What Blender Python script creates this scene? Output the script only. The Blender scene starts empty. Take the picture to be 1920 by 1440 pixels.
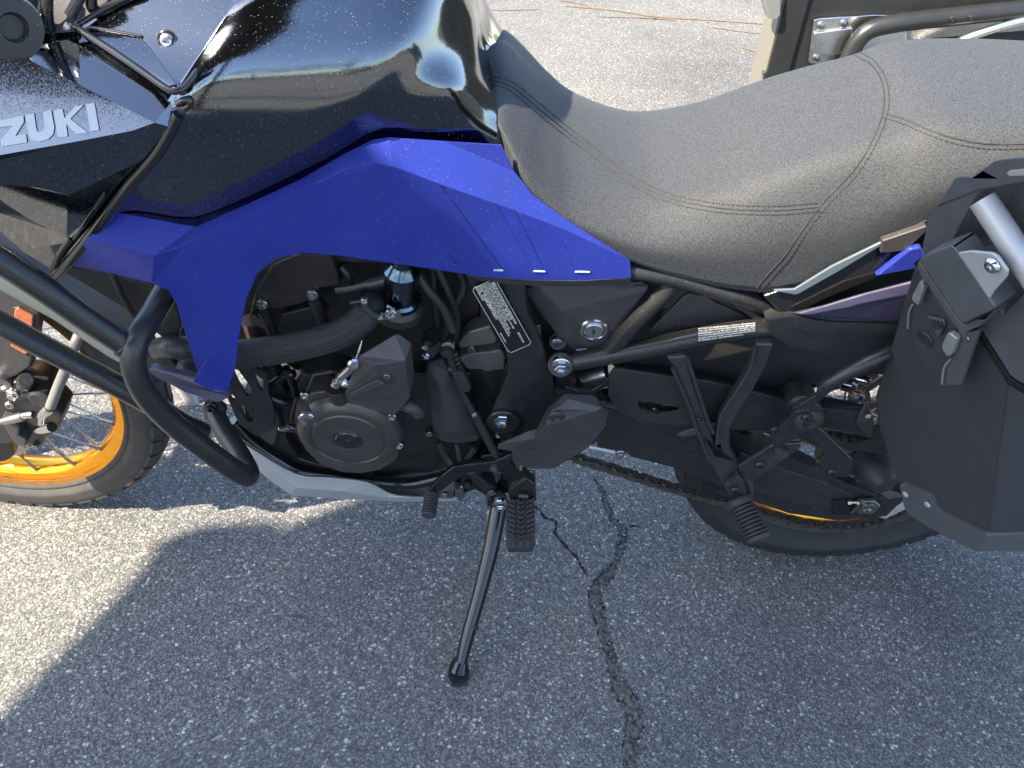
import bpy, bmesh, math, random
from mathutils import Vector, Matrix
from mathutils.geometry import tessellate_polygon
from mathutils.bvhtree import BVHTree
R = math.radians
rnd = random.Random(7)
SC = bpy.context.scene
COL = SC.collection

# ------------------------------------------------------------------ camera
CAM_LOC = Vector((0.903, -1.178, 1.339))
YAW, PITCH, ROLL = R(2.26), R(39.91), R(4.90)
FOCAL = 1593.0                                   # in photo pixels, 1920 wide
LEAN = R(7.54)                                   # the bike leans on its side stand
fwd = Vector((math.sin(YAW)*math.cos(PITCH), math.cos(YAW)*math.cos(PITCH), -math.sin(PITCH)))
rt = fwd.cross(Vector((0, 0, 1))).normalized(); up = rt.cross(fwd)
rt, up = rt*math.cos(ROLL)+up*math.sin(ROLL), up*math.cos(ROLL)-rt*math.sin(ROLL)
cd = bpy.data.cameras.new('camera'); cam = bpy.data.objects.new('camera', cd); COL.objects.link(cam)
cam.matrix_world = Matrix(((rt.x, up.x, -fwd.x, CAM_LOC.x), (rt.y, up.y, -fwd.y, CAM_LOC.y), (rt.z, up.z, -fwd.z, CAM_LOC.z), (0, 0, 0, 1)))
cd.sensor_width = 36; cd.lens = FOCAL/1920*36; cd.clip_start = 0.02; cd.clip_end = 500
SC.camera = cam

# ------------------------------------------------------------------ light
SUN = Vector((-0.82, -0.53, 1.08)).normalized()    # towards the sun
w = bpy.data.worlds.new('World'); SC.world = w; w.use_nodes = True
nt = w.node_tree; bg = nt.nodes['Background']
sky = nt.nodes.new('ShaderNodeTexSky'); sky.sky_type = 'NISHITA'; sky.sun_disc = False
sky.sun_elevation = math.asin(SUN.z); sky.sun_rotation = math.atan2(SUN.x, SUN.y)
sky.air_density = 1.0; sky.dust_density = 1.0; sky.ozone_density = 1.2
nt.links.new(sky.outputs[0], bg.inputs[0]); bg.inputs[1].default_value = 0.15
sd = bpy.data.lights.new('sun', 'SUN'); sd.energy = 5.0; sd.angle = R(0.53); sd.color = (1.0, 0.88, 0.68)
so = bpy.data.objects.new('sun', sd); COL.objects.link(so)
so.rotation_euler = SUN.to_track_quat('Z', 'Y').to_euler(); so.location = (-6, -4, 8)
SC.view_settings.view_transform = 'Standard'; SC.view_settings.look = 'None'
SC.view_settings.exposure = 1.8; SC.view_settings.gamma = 1.0; SC.view_settings.use_curve_mapping = False
SC.cycles.max_bounces = 8

# ------------------------------------------------------------------ measuring helpers
RL = Matrix.Rotation(LEAN, 3, 'X'); RLi = RL.transposed()
CB = RLi @ CAM_LOC
def ray(px, py): return fwd*FOCAL + rt*(px-960) + up*(720-py)
def P(px, py, y):
    """point of the bike (own upright frame: x back from front axle, y to its right, z up) seen at a photo pixel, at side offset y"""
    d = RLi @ ray(px, py)
    return CB + d*((y-CB.y)/d.y)
def PP(t, y=None): return P(t[0], t[1], t[2] if len(t) > 2 else y)
def G(px, py, z=0.0):
    d = ray(px, py); return CAM_LOC + d*((z-CAM_LOC.z)/d.z)
def PW(px, py, Y):
    d = ray(px, py); return CAM_LOC + d*((Y-CAM_LOC.y)/d.y)
def PX(px, py, x):
    d = ray(px, py); return CAM_LOC + d*((x-CAM_LOC.x)/d.x)
def on_plane(px, py, p0, n):
    d = RLi @ ray(px, py); return CB + d*((p0-CB).dot(n)/d.dot(n))

# ------------------------------------------------------------------ materials
MATS = {}
def mat(name, col, rough=.5, metal=0., coat=0., coat_rough=.03, var=.0, vscale=40., bump=0., bscale=400., spec=.5, flake=0., sheen=0., rvar=0., dust=0., dscale=300.):
    m = bpy.data.materials.new(name); m.use_nodes = True; MATS[name] = m
    n = m.node_tree.nodes; l = m.node_tree.links; b = n['Principled BSDF']
    b.inputs['Base Color'].default_value = (*col, 1); b.inputs['Roughness'].default_value = rough
    b.inputs['Metallic'].default_value = metal; b.inputs['Coat Weight'].default_value = coat
    b.inputs['Coat Roughness'].default_value = coat_rough; b.inputs['Specular IOR Level'].default_value = spec
    if sheen: b.inputs['Sheen Weight'].default_value = sheen; b.inputs['Sheen Roughness'].default_value = .4
    tc = n.new('ShaderNodeTexCoord')
    if var:
        t = n.new('ShaderNodeTexNoise'); t.inputs['Scale'].default_value = vscale; t.inputs['Detail'].default_value = 6
        l.new(tc.outputs['Object'], t.inputs['Vector'])
        mr = n.new('ShaderNodeMapRange'); mr.inputs[1].default_value = .3; mr.inputs[2].default_value = .7
        mr.inputs[3].default_value = 1-var; mr.inputs[4].default_value = 1+var
        l.new(t.outputs['Fac'], mr.inputs[0])
        mx = n.new('ShaderNodeMix'); mx.data_type = 'RGBA'; mx.blend_type = 'MULTIPLY'; mx.inputs[0].default_value = 1
        mx.inputs[6].default_value = (*col, 1); l.new(mr.outputs[0], mx.inputs[7]); l.new(mx.outputs[2], b.inputs['Base Color'])
    if rvar:
        t = n.new('ShaderNodeTexNoise'); t.inputs['Scale'].default_value = 18; t.inputs['Detail'].default_value = 8
        l.new(tc.outputs['Object'], t.inputs['Vector'])
        mr = n.new('ShaderNodeMapRange'); mr.inputs[1].default_value = .35; mr.inputs[2].default_value = .7
        mr.inputs[3].default_value = max(.02, rough-rvar); mr.inputs[4].default_value = rough+rvar
        l.new(t.outputs['Fac'], mr.inputs[0]); l.new(mr.outputs[0], b.inputs['Roughness'])
    if bump:
        t = n.new('ShaderNodeTexNoise'); t.inputs['Scale'].default_value = bscale; t.inputs['Detail'].default_value = 3
        l.new(tc.outputs['Object'], t.inputs['Vector'])
        bp = n.new('ShaderNodeBump'); bp.inputs['Strength'].default_value = bump; bp.inputs['Distance'].default_value = .001
        l.new(t.outputs['Fac'], bp.inputs['Height']); l.new(bp.outputs[0], b.inputs['Normal'])
    if flake:
        v = n.new('ShaderNodeTexVoronoi'); v.inputs['Scale'].default_value = 1500
        l.new(tc.outputs['Object'], v.inputs['Vector'])
        s = n.new('ShaderNodeVectorMath'); s.operation = 'SUBTRACT'; s.inputs[1].default_value = (.5, .5, .5)
        l.new(v.outputs['Color'], s.inputs[0])
        k = n.new('ShaderNodeVectorMath'); k.operation = 'SCALE'; k.inputs['Scale'].default_value = flake
        l.new(s.outputs[0], k.inputs[0])
        g = n.new('ShaderNodeNewGeometry'); a = n.new('ShaderNodeVectorMath'); a.operation = 'ADD'
        l.new(g.outputs['Normal'], a.inputs[0]); l.new(k.outputs[0], a.inputs[1])
        nm = n.new('ShaderNodeVectorMath'); nm.operation = 'NORMALIZE'; l.new(a.outputs[0], nm.inputs[0])
        l.new(nm.outputs[0], b.inputs['Normal'])
    if dust:      # specks of dust lying on the surface
        v = n.new('ShaderNodeTexVoronoi'); v.inputs['Scale'].default_value = dscale; l.new(tc.outputs['Object'], v.inputs['Vector'])
        s = n.new('ShaderNodeSeparateColor'); l.new(v.outputs['Color'], s.inputs[0])
        k = n.new('ShaderNodeMath'); k.operation = 'MULTIPLY'; k.inputs[1].default_value = .24; l.new(s.outputs[0], k.inputs[0])
        q = n.new('ShaderNodeMath'); q.operation = 'LESS_THAN'; l.new(v.outputs['Distance'], q.inputs[0]); l.new(k.outputs[0], q.inputs[1])
        g2 = n.new('ShaderNodeMath'); g2.operation = 'GREATER_THAN'; g2.inputs[1].default_value = 1-dust; l.new(s.outputs[1], g2.inputs[0])
        mk = n.new('ShaderNodeMath'); mk.operation = 'MULTIPLY'; l.new(q.outputs[0], mk.inputs[0]); l.new(g2.outputs[0], mk.inputs[1])
        mx = n.new('ShaderNodeMix'); mx.data_type = 'RGBA'; l.new(mk.outputs[0], mx.inputs[0]); mx.inputs[7].default_value = (.30, .29, .27, 1)
        bc = b.inputs['Base Color']
        if bc.is_linked: l.new(bc.links[0].from_socket, mx.inputs[6])
        else: mx.inputs[6].default_value = (*col, 1)
        l.new(mx.outputs[2], bc)
        iv = n.new('ShaderNodeMath'); iv.operation = 'MULTIPLY_ADD'; iv.inputs[1].default_value = -metal; iv.inputs[2].default_value = metal
        l.new(mk.outputs[0], iv.inputs[0]); l.new(iv.outputs[0], b.inputs['Metallic'])
    return m
gloss = mat('gloss_black_paint', (.125, .138, .158), .09, 1.0, coat=1, coat_rough=.03, flake=.045, dust=.34, dscale=620)
gloss_plain = mat('gloss_black_plastic', (.012, .012, .013), .08, 0, coat=.6)
blue = mat('satin_blue_plastic', (.020, .034, .27), .36, 0, var=.10, vscale=14, bump=.14, bscale=900, rvar=.08, dust=.22, dscale=520)
blue_shaded = mat('satin_blue_shaded', (.050, .046, .090), .35, bump=.12, bscale=900)  # the blue plastic again, darker: its shade is put into the colour
plastic = mat('black_grained_plastic', (.026, .026, .028), .48, 0, var=.15, bump=.35, bscale=1400, rvar=.06, dust=.15, dscale=500)
plastic2 = mat('dark_grey_plastic', (.046, .043, .046), .42, 0, var=.12, bump=.2, bscale=1200, rvar=.06, dust=.15, dscale=500)
satin = mat('satin_black_metal', (.022, .022, .023), .30, 0, var=.1, bump=.08, bscale=1500, rvar=.05, dust=.15, dscale=500)
satin_peg = mat('satin_black_alloy', (.046, .046, .048), .30, .2, var=.1, bump=.08, bscale=1500, rvar=.05)
glossmetal = mat('gloss_black_metal', (.008, .008, .009), .16, 0, coat=.3, rvar=.05)
engmat = mat('engine_dark_cast', (.040, .036, .034), .38, .35, var=.18, bump=.25, bscale=900, rvar=.08, dust=.15, dscale=500)
engsmooth = mat('engine_satin_cover', (.085, .075, .067), .30, .45, var=.1, bump=.06, bscale=1500, rvar=.05)
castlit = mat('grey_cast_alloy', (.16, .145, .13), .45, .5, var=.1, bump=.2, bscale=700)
steel = mat('zinc_steel', (.62, .62, .62), .18, 1., rvar=.08)
dullsteel = mat('dull_steel', (.36, .35, .34), .36, 1., var=.1, rvar=.1)
alu = mat('brushed_aluminium', (.74, .73, .71), .28, 1., var=.06, bump=.1, bscale=300, rvar=.08)
silver = mat('silver_satin_paint', (.46, .46, .46), .38, .35, var=.06, rvar=.06)
gold = mat('gold_anodised', (.93, .42, .035), .22, 1., var=.04, rvar=.06)
rubber = mat('black_rubber', (.032, .032, .034), .62, 0, var=.15, bump=.25, bscale=800)
tyre_m = mat('tyre_rubber', (.044, .041, .038), .68, 0, var=.22, vscale=30, bump=.3, bscale=500)
tyre_clean = mat('clean_tyre_rubber', (.024, .024, .025), .6, 0, var=.2, vscale=30, bump=.3, bscale=500)
seatm = mat('seat_vinyl', (.050, .048, .046), .68, 0, spec=.32, sheen=.06)
thread = mat('stitch_thread', (.026, .026, .028), .7)
letter = mat('silver_decal', (.46, .49, .53), .4, .15)
white_print = mat('white_print', (.80, .79, .74), .5)
label_m = mat('label_black_film', (.012, .012, .013), .35)
reflector = mat('orange_reflector', (.42, .12, .05), .18, 0, coat=.5, var=.35, vscale=500)
hose = mat('braided_sleeve', (.020, .021, .024), .6)
greyhose = mat('grey_hose', (.17, .165, .16), .5)
chainm = mat('chain_steel', (.15, .135, .12), .36, .8, var=.2)
case_m = mat('case_black_powder', (.043, .045, .050), .45, 0, var=.08, bump=.22, bscale=1600, dust=.15, dscale=500)
case_lid = mat('case_lid_plastic', (.082, .086, .094), .42, 0, var=.1, bump=.25, bscale=1300, dust=.15, dscale=500)
shroud_reflect = mat('shroud_reflection_tone', (.40, .39, .32), .4, .1, var=.2, vscale=900, bump=.5, bscale=1200)  # shroud colour: pale olive reflection of the lit ground put into it
utv_m = mat('utility_black_paint', (.020, .021, .022), .35, 0, var=.15, vscale=8, rvar=.1)
rustm = mat('rusty_soil', (.17, .115, .075), .9, var=.4, vscale=60)
crackm = mat('crack_crumbs', (.075, .071, .067), .95, var=.6, vscale=300, bump=1, bscale=500)
grassm = mat('dry_grass', (.26, .22, .09), .8, var=.3, vscale=90)
darkgap = mat('gap_black', (.006, .006, .006), .6)

def tweak_materials():
    # seat vinyl: coloured speckle and grain
    m = seatm; n = m.node_tree.nodes; l = m.node_tree.links; b = n['Principled BSDF']; tc = n.new('ShaderNodeTexCoord')
    t = n.new('ShaderNodeTexNoise'); t.inputs['Scale'].default_value = 620; t.inputs['Detail'].default_value = 2; l.new(tc.outputs['Object'], t.inputs['Vector'])
    cr = n.new('ShaderNodeValToRGB'); cr.color_ramp.elements[0].position = .30; cr.color_ramp.elements[0].color = (.022, .0235, .0265, 1)
    cr.color_ramp.elements[1].position = .72; cr.color_ramp.elements[1].color = (.072, .077, .086, 1)
    l.new(t.outputs['Fac'], cr.inputs[0]); l.new(cr.outputs[0], b.inputs['Base Color'])
    bp = n.new('ShaderNodeBump'); bp.inputs['Strength'].default_value = .5; bp.inputs['Distance'].default_value = .0012
    l.new(t.outputs['Fac'], bp.inputs['Height']); l.new(bp.outputs[0], b.inputs['Normal'])
    # woven sleeve
    m = hose; n = m.node_tree.nodes; l = m.node_tree.links; b = n['Principled BSDF']; tc = n.new('ShaderNodeTexCoord')
    wv = n.new('ShaderNodeTexVoronoi'); wv.inputs['Scale'].default_value = 620; l.new(tc.outputs['Object'], wv.inputs['Vector'])
    bp = n.new('ShaderNodeBump'); bp.inputs['Strength'].default_value = .7; bp.inputs['Distance'].default_value = .001
    l.new(wv.outputs['Distance'], bp.inputs['Height']); l.new(bp.outputs[0], b.inputs['Normal'])
tweak_materials()

def asphalt(name):
    m = bpy.data.materials.new(name); m.use_nodes = True; n = m.node_tree.nodes; l = m.node_tree.links; b = n['Principled BSDF']
    tc = n.new('ShaderNodeTexCoord')
    warp = n.new('ShaderNodeTexNoise'); warp.inputs['Scale'].default_value = 90; warp.inputs['Detail'].default_value = 2
    l.new(tc.outputs['Object'], warp.inputs['Vector'])
    wm = n.new('ShaderNodeMix'); wm.data_type = 'VECTOR'; wm.inputs[0].default_value = .006
    l.new(tc.outputs['Object'], wm.inputs[4]); l.new(warp.outputs['Color'], wm.inputs[5])
    def vor(sc):
        v = n.new('ShaderNodeTexVoronoi'); v.inputs['Scale'].default_value = sc; l.new(wm.outputs[1], v.inputs['Vector']); return v
    v1 = vor(235); v2 = vor(520); v3 = vor(105)
    def ramp(src, pts):
        c = n.new('ShaderNodeValToRGB'); e = c.color_ramp.elements
        e[0].position, e[0].color = pts[0][0], (*pts[0][1], 1); e[1].position, e[1].color = pts[-1][0], (*pts[-1][1], 1)
        for p, k in pts[1:-1]:
            q = e.new(p); q.color = (*k, 1)
        l.new(src, c.inputs[0]); return c.outputs[0]
    def sep(src):
        s = n.new('ShaderNodeSeparateColor'); l.new(src, s.inputs[0]); return s
    s1 = sep(v1.outputs['Color']); s2 = sep(v2.outputs['Color']); s3 = sep(v3.outputs['Color'])
    stone = ramp(s1.outputs[0], [(0, (.095, .096, .098)), (.35, (.135, .136, .137)), (.7, (.180, .179, .175)), (.88, (.225, .22, .21)), (.965, (.36, .35, .33)), (1, (.60, .58, .54))])
    fine = ramp(s2.outputs[1], [(0, (.08, .081, .083)), (.6, (.155, .155, .153)), (.92, (.22, .217, .21)), (1, (.46, .45, .42))])
    def mixc(f, a, bb, t='MIX'):
        x = n.new('ShaderNodeMix'); x.data_type = 'RGBA'; x.blend_type = t
        if isinstance(f, float): x.inputs[0].default_value = f
        else: l.new(f, x.inputs[0])
        l.new(a, x.inputs[6]); l.new(bb, x.inputs[7]); return x.outputs[2]
    sel = n.new('ShaderNodeMath'); sel.operation = 'GREATER_THAN'; sel.inputs[1].default_value = .42; l.new(s1.outputs[2], sel.inputs[0])
    c = mixc(sel.outputs[0], fine, stone)
    # occasional large stones
    big = n.new('ShaderNodeMath'); big.operation = 'GREATER_THAN'; big.inputs[1].default_value = .93; l.new(s3.outputs[0], big.inputs[0])
    near = n.new('ShaderNodeMath'); near.operation = 'LESS_THAN'; near.inputs[1].default_value = .33; l.new(v3.outputs['Distance'], near.inputs[0])
    bm_ = n.new('ShaderNodeMath'); bm_.operation = 'MULTIPLY'; l.new(big.outputs[0], bm_.inputs[0]); l.new(near.outputs[0], bm_.inputs[1])
    bigc = ramp(s3.outputs[1], [(0, (.13, .14, .15)), (.6, (.24, .235, .22)), (1, (.50, .47, .42))])
    c = mixc(bm_.outputs[0], c, bigc)
    v4 = vor(900); s4 = sep(v4.outputs['Color']); tiny = n.new('ShaderNodeMath'); tiny.operation = 'GREATER_THAN'; tiny.inputs[1].default_value = .972; l.new(s4.outputs[0], tiny.inputs[0])
    c = mixc(tiny.outputs[0], c, ramp(s4.outputs[1], [(0, (.40, .39, .37)), (1, (.75, .72, .68))]))
    # binder between stones, darker pits
    pit = n.new('ShaderNodeMapRange'); pit.inputs[1].default_value = .35; pit.inputs[2].default_value = .75; pit.inputs[3].default_value = 1; pit.inputs[4].default_value = .55
    l.new(v1.outputs['Distance'], pit.inputs[0])
    pc = n.new('ShaderNodeCombineColor'); [l.new(pit.outputs[0], pc.inputs[i]) for i in range(3)]
    c = mixc(1.0, c, pc.outputs[0], 'MULTIPLY')
    # broad weathering
    bn = n.new('ShaderNodeTexNoise'); bn.inputs['Scale'].default_value = 1.3; bn.inputs['Detail'].default_value = 7; bn.inputs['Roughness'].default_value = .6
    l.new(tc.outputs['Object'], bn.inputs['Vector'])
    br = ramp(bn.outputs['Fac'], [(.28, (.70, .70, .72)), (.5, (1, 1, 1)), (.72, (1.22, 1.18, 1.10))])
    c = mixc(1.0, c, br, 'MULTIPLY')
    l.new(c, b.inputs['Base Color']); b.inputs['Roughness'].default_value = .82; b.inputs['Specular IOR Level'].default_value = .35
    # relief
    h = n.new('ShaderNodeMath'); h.operation = 'MULTIPLY_ADD'; l.new(v1.outputs['Distance'], h.inputs[0]); h.inputs[1].default_value = -1.0
    l.new(s1.outputs[1], h.inputs[2])
    h2 = n.new('ShaderNodeMath'); h2.operation = 'MULTIPLY_ADD'; l.new(v2.outputs['Distance'], h2.inputs[0]); h2.inputs[1].default_value = -.5; l.new(h.outputs[0], h2.inputs[2])
    bp = n.new('ShaderNodeBump'); bp.inputs['Strength'].default_value = .55; bp.inputs['Distance'].default_value = .0028
    l.new(h2.outputs[0], bp.inputs['Height']); l.new(bp.outputs[0], b.inputs['Normal'])
    MATS[name] = m; return m
asph = asphalt('asphalt')

# ------------------------------------------------------------------ mesh helpers
def link(name, bm, m, parent=None, angle=35, bevel=0., bseg=2, recalc=True):
    me = bpy.data.meshes.new(name)
    if recalc: bmesh.ops.recalc_face_normals(bm, faces=bm.faces[:])
    bm.to_mesh(me); bm.free(); me.materials.append(m)
    for p in me.polygons: p.use_smooth = True
    me.set_sharp_from_angle(angle=R(angle))
    o = bpy.data.objects.new(name, me); COL.objects.link(o)
    if parent: o.parent = parent
    if bevel:
        b = o.modifiers.new('bevel', 'BEVEL'); b.width = bevel; b.segments = bseg; b.limit_method = 'ANGLE'; b.angle_limit = R(28); b.harden_normals = True
    return o
def empty(name, loc=(0, 0, 0), rot=(0, 0, 0)):
    o = bpy.data.objects.new(name, None); COL.objects.link(o); o.location = loc; o.rotation_euler = rot; o.empty_display_size = .1; return o
def tag(o, label=None, cat=None, group=None, kind=None):
    if label: o['label'] = label
    if cat: o['category'] = cat
    if group: o['group'] = group
    if kind: o['kind'] = kind
    return o
def add_prism(bm, loops, off):
    """loops: outer loop then holes (lists of Vectors); off: Vector or list giving the back face"""
    tris = tessellate_polygon([[v for v in lp] for lp in loops])
    fr, bk = [], []
    for lp in loops:
        fr.append([bm.verts.new(v) for v in lp]); bk.append([bm.verts.new(v+off) for v in lp])
    F = [v for lp in fr for v in lp]; B = [v for lp in bk for v in lp]
    for t in tris:
        try: bm.faces.new([F[i] for i in t]); bm.faces.new([B[i] for i in reversed(t)])
        except ValueError: pass
    for f, b in zip(fr, bk):
        k = len(f)
        for i in range(k):
            j = (i+1) % k; bm.faces.new((f[i], f[j], b[j], b[i]))
def plate(name, pts, y, th, m, parent, bevel=.002, holes=(), angle=30):
    bm = bmesh.new()
    add_prism(bm, [[PP(t, y) for t in pts]]+[[PP(t, y) for t in h] for h in holes], Vector((0, th, 0)))
    return link(name, bm, m, parent, angle, bevel)
def plate3(name, pts, off, m, parent, bevel=.002):
    bm = bmesh.new(); add_prism(bm, [pts], off); return link(name, bm, m, parent, 30, bevel)
def cr(pts, n, closed=False):
    """Catmull-Rom through Vectors, n steps a span"""
    out = []; k = len(pts); rng = k if closed else k-1
    for i in range(rng):
        if closed: p0, p1, p2, p3 = pts[i-1], pts[i], pts[(i+1) % k], pts[(i+2) % k]
        else:
            p1, p2 = pts[i], pts[i+1]; p0 = pts[i-1] if i else p1*2-p2; p3 = pts[i+2] if i+2 < k else p2*2-p1
        for s in range(n):
            t = s/n
            out.append(.5*((2*p1)+(p2-p0)*t+(2*p0-5*p1+4*p2-p3)*t*t+(3*p1-p0-3*p2+p3)*t**3))
    if not closed: out.append(pts[-1].copy())
    return out
def add_tube(bm, pts, r, seg=12, cap=True):
    k = len(pts); rr = r if isinstance(r, (list, tuple)) else [r]*k
    if len(rr) != k:
        m0 = len(rr)-1; rr = [rr[min(int(i/(k-1)*m0), m0-1)]*(1-(i/(k-1)*m0-min(int(i/(k-1)*m0), m0-1)))+rr[min(int(i/(k-1)*m0), m0-1)+1]*(i/(k-1)*m0-min(int(i/(k-1)*m0), m0-1)) for i in range(k)]
    T = [(pts[min(i+1, k-1)]-pts[max(i-1, 0)]).normalized() for i in range(k)]
    a = Vector((0, 0, 1)) if abs(T[0].z) < .9 else Vector((1, 0, 0))
    N = T[0].cross(a).normalized(); rings = []
    for i in range(k):
        if i:
            N = (N-T[i]*N.dot(T[i])).normalized()
        Bn = T[i].cross(N)
        rings.append([bm.verts.new(pts[i]+(N*math.cos(2*math.pi*s/seg)+Bn*math.sin(2*math.pi*s/seg))*rr[i]) for s in range(seg)])
    for a_, b_ in zip(rings, rings[1:]):
        for s in range(seg): bm.faces.new((a_[s], a_[(s+1) % seg], b_[(s+1) % seg], b_[s]))
    if cap: bm.faces.new(rings[0][::-1]); bm.faces.new(rings[-1])
def tube(name, pts, r, m, parent, seg=14, n=6, bevel=0.):
    bm = bmesh.new(); v = [p if isinstance(p, Vector) else PP(p) for p in pts]
    add_tube(bm, cr(v, n) if n > 1 and len(v) > 2 else v, r, seg); return link(name, bm, m, parent, 50, bevel)
def frame_of(ax):
    ax = ax.normalized(); a = Vector((0, 0, 1)) if abs(ax.z) < .9 else Vector((1, 0, 0)); u = ax.cross(a).normalized(); return ax, u, ax.cross(u)
def add_lathe(bm, c, ax, prof, seg=24, a0=0., stretch=1.):
    """prof: (radius, height along ax)"""
    ax, u, v = frame_of(ax); rings = []
    for (r, h) in prof:
        if r < 1e-6: rings.append([bm.verts.new(c+ax*h)])
        else: rings.append([bm.verts.new(c+ax*h+(u*math.cos(a0+2*math.pi*s/seg)+v*stretch*math.sin(a0+2*math.pi*s/seg))*r) for s in range(seg)])
    for A, Bq in zip(rings, rings[1:]):
        if len(A) == 1 and len(Bq) == 1: continue
        for s in range(seg):
            t = (s+1) % seg
            if len(A) == 1: bm.faces.new((A[0], Bq[t], Bq[s]))
            elif len(Bq) == 1: bm.faces.new((A[s], A[t], Bq[0]))
            else: bm.faces.new((A[s], A[t], Bq[t], Bq[s]))
    if len(rings[0]) > 1: bm.faces.new(rings[0][::-1])
    if len(rings[-1]) > 1: bm.faces.new(rings[-1])
OUT = Vector((0, -1, 0))
def lathe(name, c, ax, prof, m, parent, seg=28, angle=30, bevel=0.):
    bm = bmesh.new(); add_lathe(bm, c, ax, prof, seg); return link(name, bm, m, parent, angle, bevel)
def bolt(px, py, y, r, parent, m=None, kind='hex', ax=OUT, name='bolt'):
    c = PP((px, py, y)) if not isinstance(px, Vector) else px
    bm = bmesh.new()
    if kind == 'hex':
        add_lathe(bm, c, ax, [(r, -.004), (r, .0015), (r*.9, .0025)], 20)
        add_lathe(bm, c, ax, [(r*.72, .002), (r*.72, r*.75), (r*.62, r*.85), (r*.4, r*.85), (r*.36, r*.6), (0, r*.6)], 6)
    elif kind == 'socket':
        add_lathe(bm, c, ax, [(r, -.004), (r, r*.5), (r*.9, r*.62), (r*.45, r*.62)], 20)
        add_lathe(bm, c, ax, [(r*.45, r*.62), (r*.42, r*.2), (0, r*.2)], 6)
    else:   # button head
        add_lathe(bm, c, ax, [(r, -.002), (r*.97, r*.12), (r*.75, r*.42), (r*.4, r*.52), (r*.33, r*.52), (r*.3, r*.2), (0, r*.2)], 20)
    return link(name, bm, m or steel, parent, 30)
def loft(name, rows, m, parent, nu=5, nv=5, solid=0., angle=180, cap=False):
    A = [cr(r, nv) for r in rows]; cols = [cr([a[j] for a in A], nu) for j in range(len(A[0]))]
    bm = bmesh.new(); V = [[bm.verts.new(p) for p in c] for c in cols]
    for i in range(len(V)-1):
        for j in range(len(V[0])-1): bm.faces.new((V[i][j], V[i+1][j], V[i+1][j+1], V[i][j+1]))
    if cap:
        for k in (0, -1):
            try: bm.faces.new([c[k] for c in V])
            except ValueError: pass
    o = link(name, bm, m, parent, angle)
    if solid:
        s = o.modifiers.new('solid', 'SOLIDIFY'); s.thickness = solid; s.offset = -1
    return o
def faces(name, V, F, m, parent, solid=.004, bevel=.003, inward=Vector((0, 1, 0)), bseg=3, angle=28):
    """facetted sheet from photo-measured points, thickened to the inside"""
    keys = list(V); co = [V[k] if isinstance(V[k], Vector) else PP(V[k]) for k in keys]; idx = {k: i for i, k in enumerate(keys)}
    bm = bmesh.new(); vs = [bm.verts.new(c) for c in co]
    for f in F:
        fv = [vs[idx[k]] for k in f]
        if len(f) <= 4:
            bm.faces.new(fv)
        else:
            for t in tessellate_polygon([[v.co for v in fv]]): bm.faces.new([fv[i] for i in t])
    bmesh.ops.recalc_face_normals(bm, faces=bm.faces[:])
    if sum(f.normal.dot(inward)*f.calc_area() for f in bm.faces) > 0: bmesh.ops.reverse_faces(bm, faces=bm.faces[:])
    o = link(name, bm, m, parent, angle, 0, recalc=False)
    s = o.modifiers.new('solid', 'SOLIDIFY'); s.thickness = solid; s.offset = -1
    if bevel:
        b = o.modifiers.new('bevel', 'BEVEL'); b.width = bevel; b.segments = bseg; b.limit_method = 'ANGLE'; b.angle_limit = R(9); b.harden_normals = True
    return o
def bvh_of(o):
    me = o.data; return BVHTree.FromPolygons([v.co.copy() for v in me.vertices], [tuple(p.vertices) for p in me.polygons])
def hit(bv, px, py, lift=.001):
    d = (RLi @ ray(px, py)).normalized(); h = bv.ray_cast(CB, d)
    if h[0] is None: return None
    n = h[1] if h[1].dot(d) < 0 else -h[1]
    return h[0]+n*lift, n
def strip_on(name, bv, pts, wpx, m, parent, lift=.0012, n=6, h=.0012):
    """thin raised line following a surface"""
    path = cr([Vector((a, b, 0)) for a, b in pts], n) if n > 1 else [Vector((a, b, 0)) for a, b in pts]
    P3 = [q[0] for q in (hit(bv, p.x, p.y, lift) for p in path) if q]
    bm = bmesh.new(); add_tube(bm, P3, wpx, 6); return link(name, bm, m, parent, 60)
def stitches(name, bv, pts, m, parent, step=.006, ln=.0040, r=.00055, n=10, lift=.0008):
    path = cr([Vector((a, b, 0)) for a, b in pts], n)
    P3 = [q[0] for q in (hit(bv, p.x, p.y, lift) for p in path) if q]
    bm = bmesh.new(); acc = 0.
    for a, b in zip(P3, P3[1:]):
        L = (b-a).length
        if L < 1e-6: continue
        d = (b-a)/L; t = -acc
        while t < L:
            if t >= 0: add_tube(bm, [a+d*t, a+d*(t+ln)], r, 5)
            t += step
        acc = L-(t-step)-step if False else (L-t) % step
        acc = (step-(t-L)) % step
    return link(name, bm, m, parent, 60)
def flat_text(name, body, o, ex, ey, size, m, parent, thick=.0003, align='LEFT'):
    """lettering as thin mesh; ex, ey = unit text directions, o = origin"""
    cu = bpy.data.curves.new('txt', 'FONT'); cu.body = body; cu.size = size; cu.align_x = align; cu.resolution_u = 2; cu.offset = size*.022
    t = bpy.data.objects.new('txt', cu); me = bpy.data.meshes.new_from_object(t); bpy.data.objects.remove(t)
    ez = ex.cross(ey); M = Matrix(((ex.x, ey.x, ez.x, o.x), (ex.y, ey.y, ez.y, o.y), (ex.z, ey.z, ez.z, o.z), (0, 0, 0, 1)))
    me.transform(M); me.name = name; me.materials.clear(); me.materials.append(m)
    ob = bpy.data.objects.new(name, me); COL.objects.link(ob); ob.parent = parent; return ob


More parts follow.
